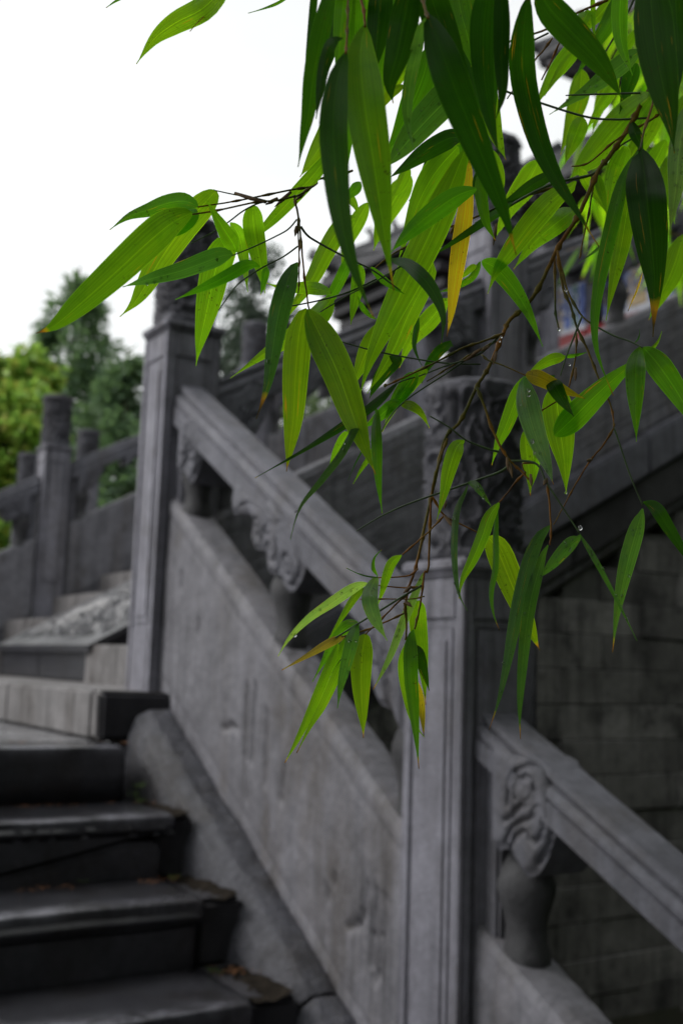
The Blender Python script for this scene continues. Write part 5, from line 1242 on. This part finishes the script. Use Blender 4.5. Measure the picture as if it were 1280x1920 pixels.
# dry sheaths and buds at the nodes
b = MB()
for (x, y, dx, dy, d) in ((440, 362, 62, 20, .80), (520, 372, -22, 12, .83), (545, 360, -30, 28, .83), (570, 362, -16, 14, .84), (556, 425, -3, 18, .84), (563, 450, -2, 22, .84),
        (915, 650, -14, 8, .875), (930, 660, -6, 24, .875), (900, 655, -18, 12, .875), (890, 665, -22, 12, .875), (1108, 862, -9, 2, .86), (955, 870, 5, 26, .85), (950, 858, 2, 26, .85), (994, 890, 2, 22, .85),
        (1024, 898, -6, 12, .85), (1060, 735, -10, 12, .87), (1078, 690, 0, 24, .87), (832, 966, 26, 32, .845), (835, 940, -3, 14, .845), (770, 1100, -14, 12, .838), (760, 1128, 12, 10, .838), (845, 437, 6, -14, .9), (848, 470, -4, 26, .9), (930, 420, -6, 40, .92), (780, 470, -18, 22, .88)):
    p, q = at(x, y, d)-org, at(x+dx, y+dy, d-.006)-org
    b.tube([p, (p+q)/2, q], [.0011, .0016, .0003], 6)
o = b.build('bud_sheaths', plain('dry_sheath', (.13, .075, .035), .7, .4, 90, bump=0), first['c']); o['kind'] = 'stuff'
# rain drops
mt, N, L, B = new_mat('water'); B.inputs['Transmission Weight'].default_value = 1; B.inputs['IOR'].default_value = 1.33; B.inputs['Roughness'].default_value = .02
b = MB()
def drop(c, r, sx=1):
    vs = []; 
    for j in range(5):
        a = math.pi*(j+.5)/5
        for k in range(8): vs.append(c + Vector((r*math.sin(a)*math.cos(k*math.pi/4), r*math.sin(a)*math.sin(k*math.pi/4), r*math.cos(a)*1.15)))
    fs = [(j*8+k, j*8+(k+1) % 8, (j+1)*8+(k+1) % 8, (j+1)*8+k) for j in range(4) for k in range(8)] + [tuple(range(8)), tuple(range(39, 31, -1))]
    b.add(vs, fs, True)
for (C, acr, nrm, W, n) in drop_sites:
    for _ in range(rs.randint(6, 16)):
        i = rs.randint(3, n-4); u = rs.uniform(-.7, .7); r = rs.uniform(.0003, .00075) if rs.random() < .6 else rs.uniform(.0008, .0015)
        drop(C[i].lerp(C[i+1], rs.random()) + acr[i]*u*W[i] + nrm[i]*(r*.3), r)
for x, y, d, r in ((1047, 618, .90, 3.2), (1060, 545, .905, 2.8), (1067, 684, .875, 2.2), (1060, 924, .885, 2.6), (1087, 990, .84, 4.4), (722, 723, .85, 3.6), (939, 632, .88, 2.2), (936, 640, .88, 1.8), (846, 493, .89, 2)):
    drop(at(x, y, d-.002)-org, r*d/F)
o = b.build('rain_drops', mt, BB); o['kind'] = 'stuff'
# ---------------------------------------------------------------- second bamboo clump, out of focus behind
rs = random.Random(21)
B2loc = at(1420, 900, 3.3); B2loc.z = -2.55
B2 = thing('bamboo', B2loc, 'blurred yellow green bamboo clump farther back behind the sharp leaves at upper right', 'bamboo')
for k in range(3):
    u0 = 1360+60*k; d = 3.1+.25*k
    base = B2loc + Vector((rs.uniform(-.2, .2), rs.uniform(-.2, .2), 0))
    top = at(1250-40*k, -60+90*k, d); mid = at(u0, 520, d)
    b = MB(); Q = catmull([tuple(base), tuple(base.lerp(mid, .55)), tuple(mid), tuple(at(u0-70, 180, d)), tuple(top)], 24)
    b.tube([Vector(q)-B2loc for q in Q], [.014*(1-.75*i/24) for i in range(25)], 8); cu2 = b.build('culm', M_CULM, B2)
    for j in range(4):
        i0 = 12+3*j; s = Vector(Q[min(i0, 24)])
        bu = [(1210, 60), (1090, 380), (1180, 200), (1130, 330), (1240, 480), (1070, 250), (1240, 120), (1150, 60), (1060, 470), (1260, 300), (1110, 470), (1235, 390)][(k*4+j) % 12]
        e = at(bu[0], bu[1], d+rs.uniform(-.15, .15))
        midp = s.lerp(e, .55)+Vector((0, 0, .10))
        R_ = catmull([tuple(s), tuple(midp), tuple(e)], 10)
        bm2 = MB(); bm2.tube([Vector(q)-B2loc for q in R_], [.004*(1-.7*i/10) for i in range(11)], 6); br = bm2.build('branch', M_TWIG, B2)
        for q in range(22):
            t = rs.uniform(.25, 1); i = min(10, int(t*10)); p = Vector(R_[i]) - B2loc
            dirv = (CX*rs.uniform(-.7, .3) - Vector((0, 0, 1))*rs.uniform(.35, 1) + CZ*rs.uniform(-.5, .5)).normalized()
            ln = rs.uniform(.10, .17); C = [p + dirv*ln*i2/10 + Vector((0, 0, -.03))*(i2/10)**2 for i2 in range(11)]
            a = dirv.cross(-CZ + Vector((rs.uniform(-.8, .8), rs.uniform(-.8, .8), rs.uniform(-.3, .3)))).normalized(); nn = a.cross(dirv).normalized()
            me = leaf_mesh(C, [max(.0004, rs.uniform(.009, .011)*blade(i2/10)) for i2 in range(11)], [a]*11, [nn]*11, .2, rs, 10)
            o = link('leaf', me, None, br); cc = COLS[rs.choice('yyyyg')]; v = rs.uniform(1.0, 1.7); o.color = (cc[0]*v*1.15, cc[1]*v, cc[2]*v, rs.uniform(0, .3))
# ---------------------------------------------------------------- weeds and fallen leaves on the steps
b = MB()
def tuft(p, n, h):
    for _ in range(n):
        a = rs.uniform(0, 6.28); l = h*rs.uniform(.5, 1.1); dv = Vector((math.cos(a)*.5, math.sin(a)*.5, 1)).normalized()
        s = dv.cross(Vector((math.cos(a+1.5), math.sin(a+1.5), .2))).normalized()*l*.09
        q = p+Vector((rs.gauss(0, .008), rs.gauss(0, .008), 0)); b.add([q, q+dv*l*.5+s, q+dv*l+Vector((math.cos(a), math.sin(a), 0))*l*.4, q+dv*l*.5-s], [(0, 1, 2, 3)])
for u, v, n, h in ((255, 1492, 16, .020), (262, 1505, 14, .022), (264, 1478, 14, .026), (326, 1650, 16, .022), (160, 1654, 8, .012), (403, 1826, 16, .022)):
    y = {0: -.55, 1: -.90, 2: -1.24}[0 if v < 1550 else 1 if v < 1700 else 2]; tuft(on_y(u, v, y), n, h)
o = b.build('weeds', M_GRN, None); props(o, kind='stuff')
b = MB()
for k, (u0, u1, v, y, n) in enumerate(((0, 300, 1512, -.52, 40), (40, 150, 1664, -.87, 26), (250, 330, 1655, -.87, 20), (400, 500, 1850, -1.24, 46), (225, 240, 1408, -.42, 5), (0, 200, 1345, -.36, 14))):
    for _ in range(n):
        zt = (Z0-R, Z0-2*R, Z0-2*R, Z0-3*R, Z0, Z0)[k]+.006
        x = on_y(rs.uniform(u0, u1), v, y).x; p = Vector((x, y+rs.gauss(0, .022), zt)); a = rs.uniform(0, 6.28); l = rs.uniform(.008, .032)
        d = Vector((math.cos(a), math.sin(a), rs.uniform(-.1, .2))).normalized(); s = Vector((-math.sin(a), math.cos(a), .1))*l*.16
        b.add([p, p+d*l*.4+s, p+d*l, p+d*l*.4-s], [(0, 1, 2, 3)])
o = b.build('fallen_leaves', plain('fallen_leaf', (.16, .065, .02), .8, .5, 40, bump=0), None); props(o, kind='stuff')
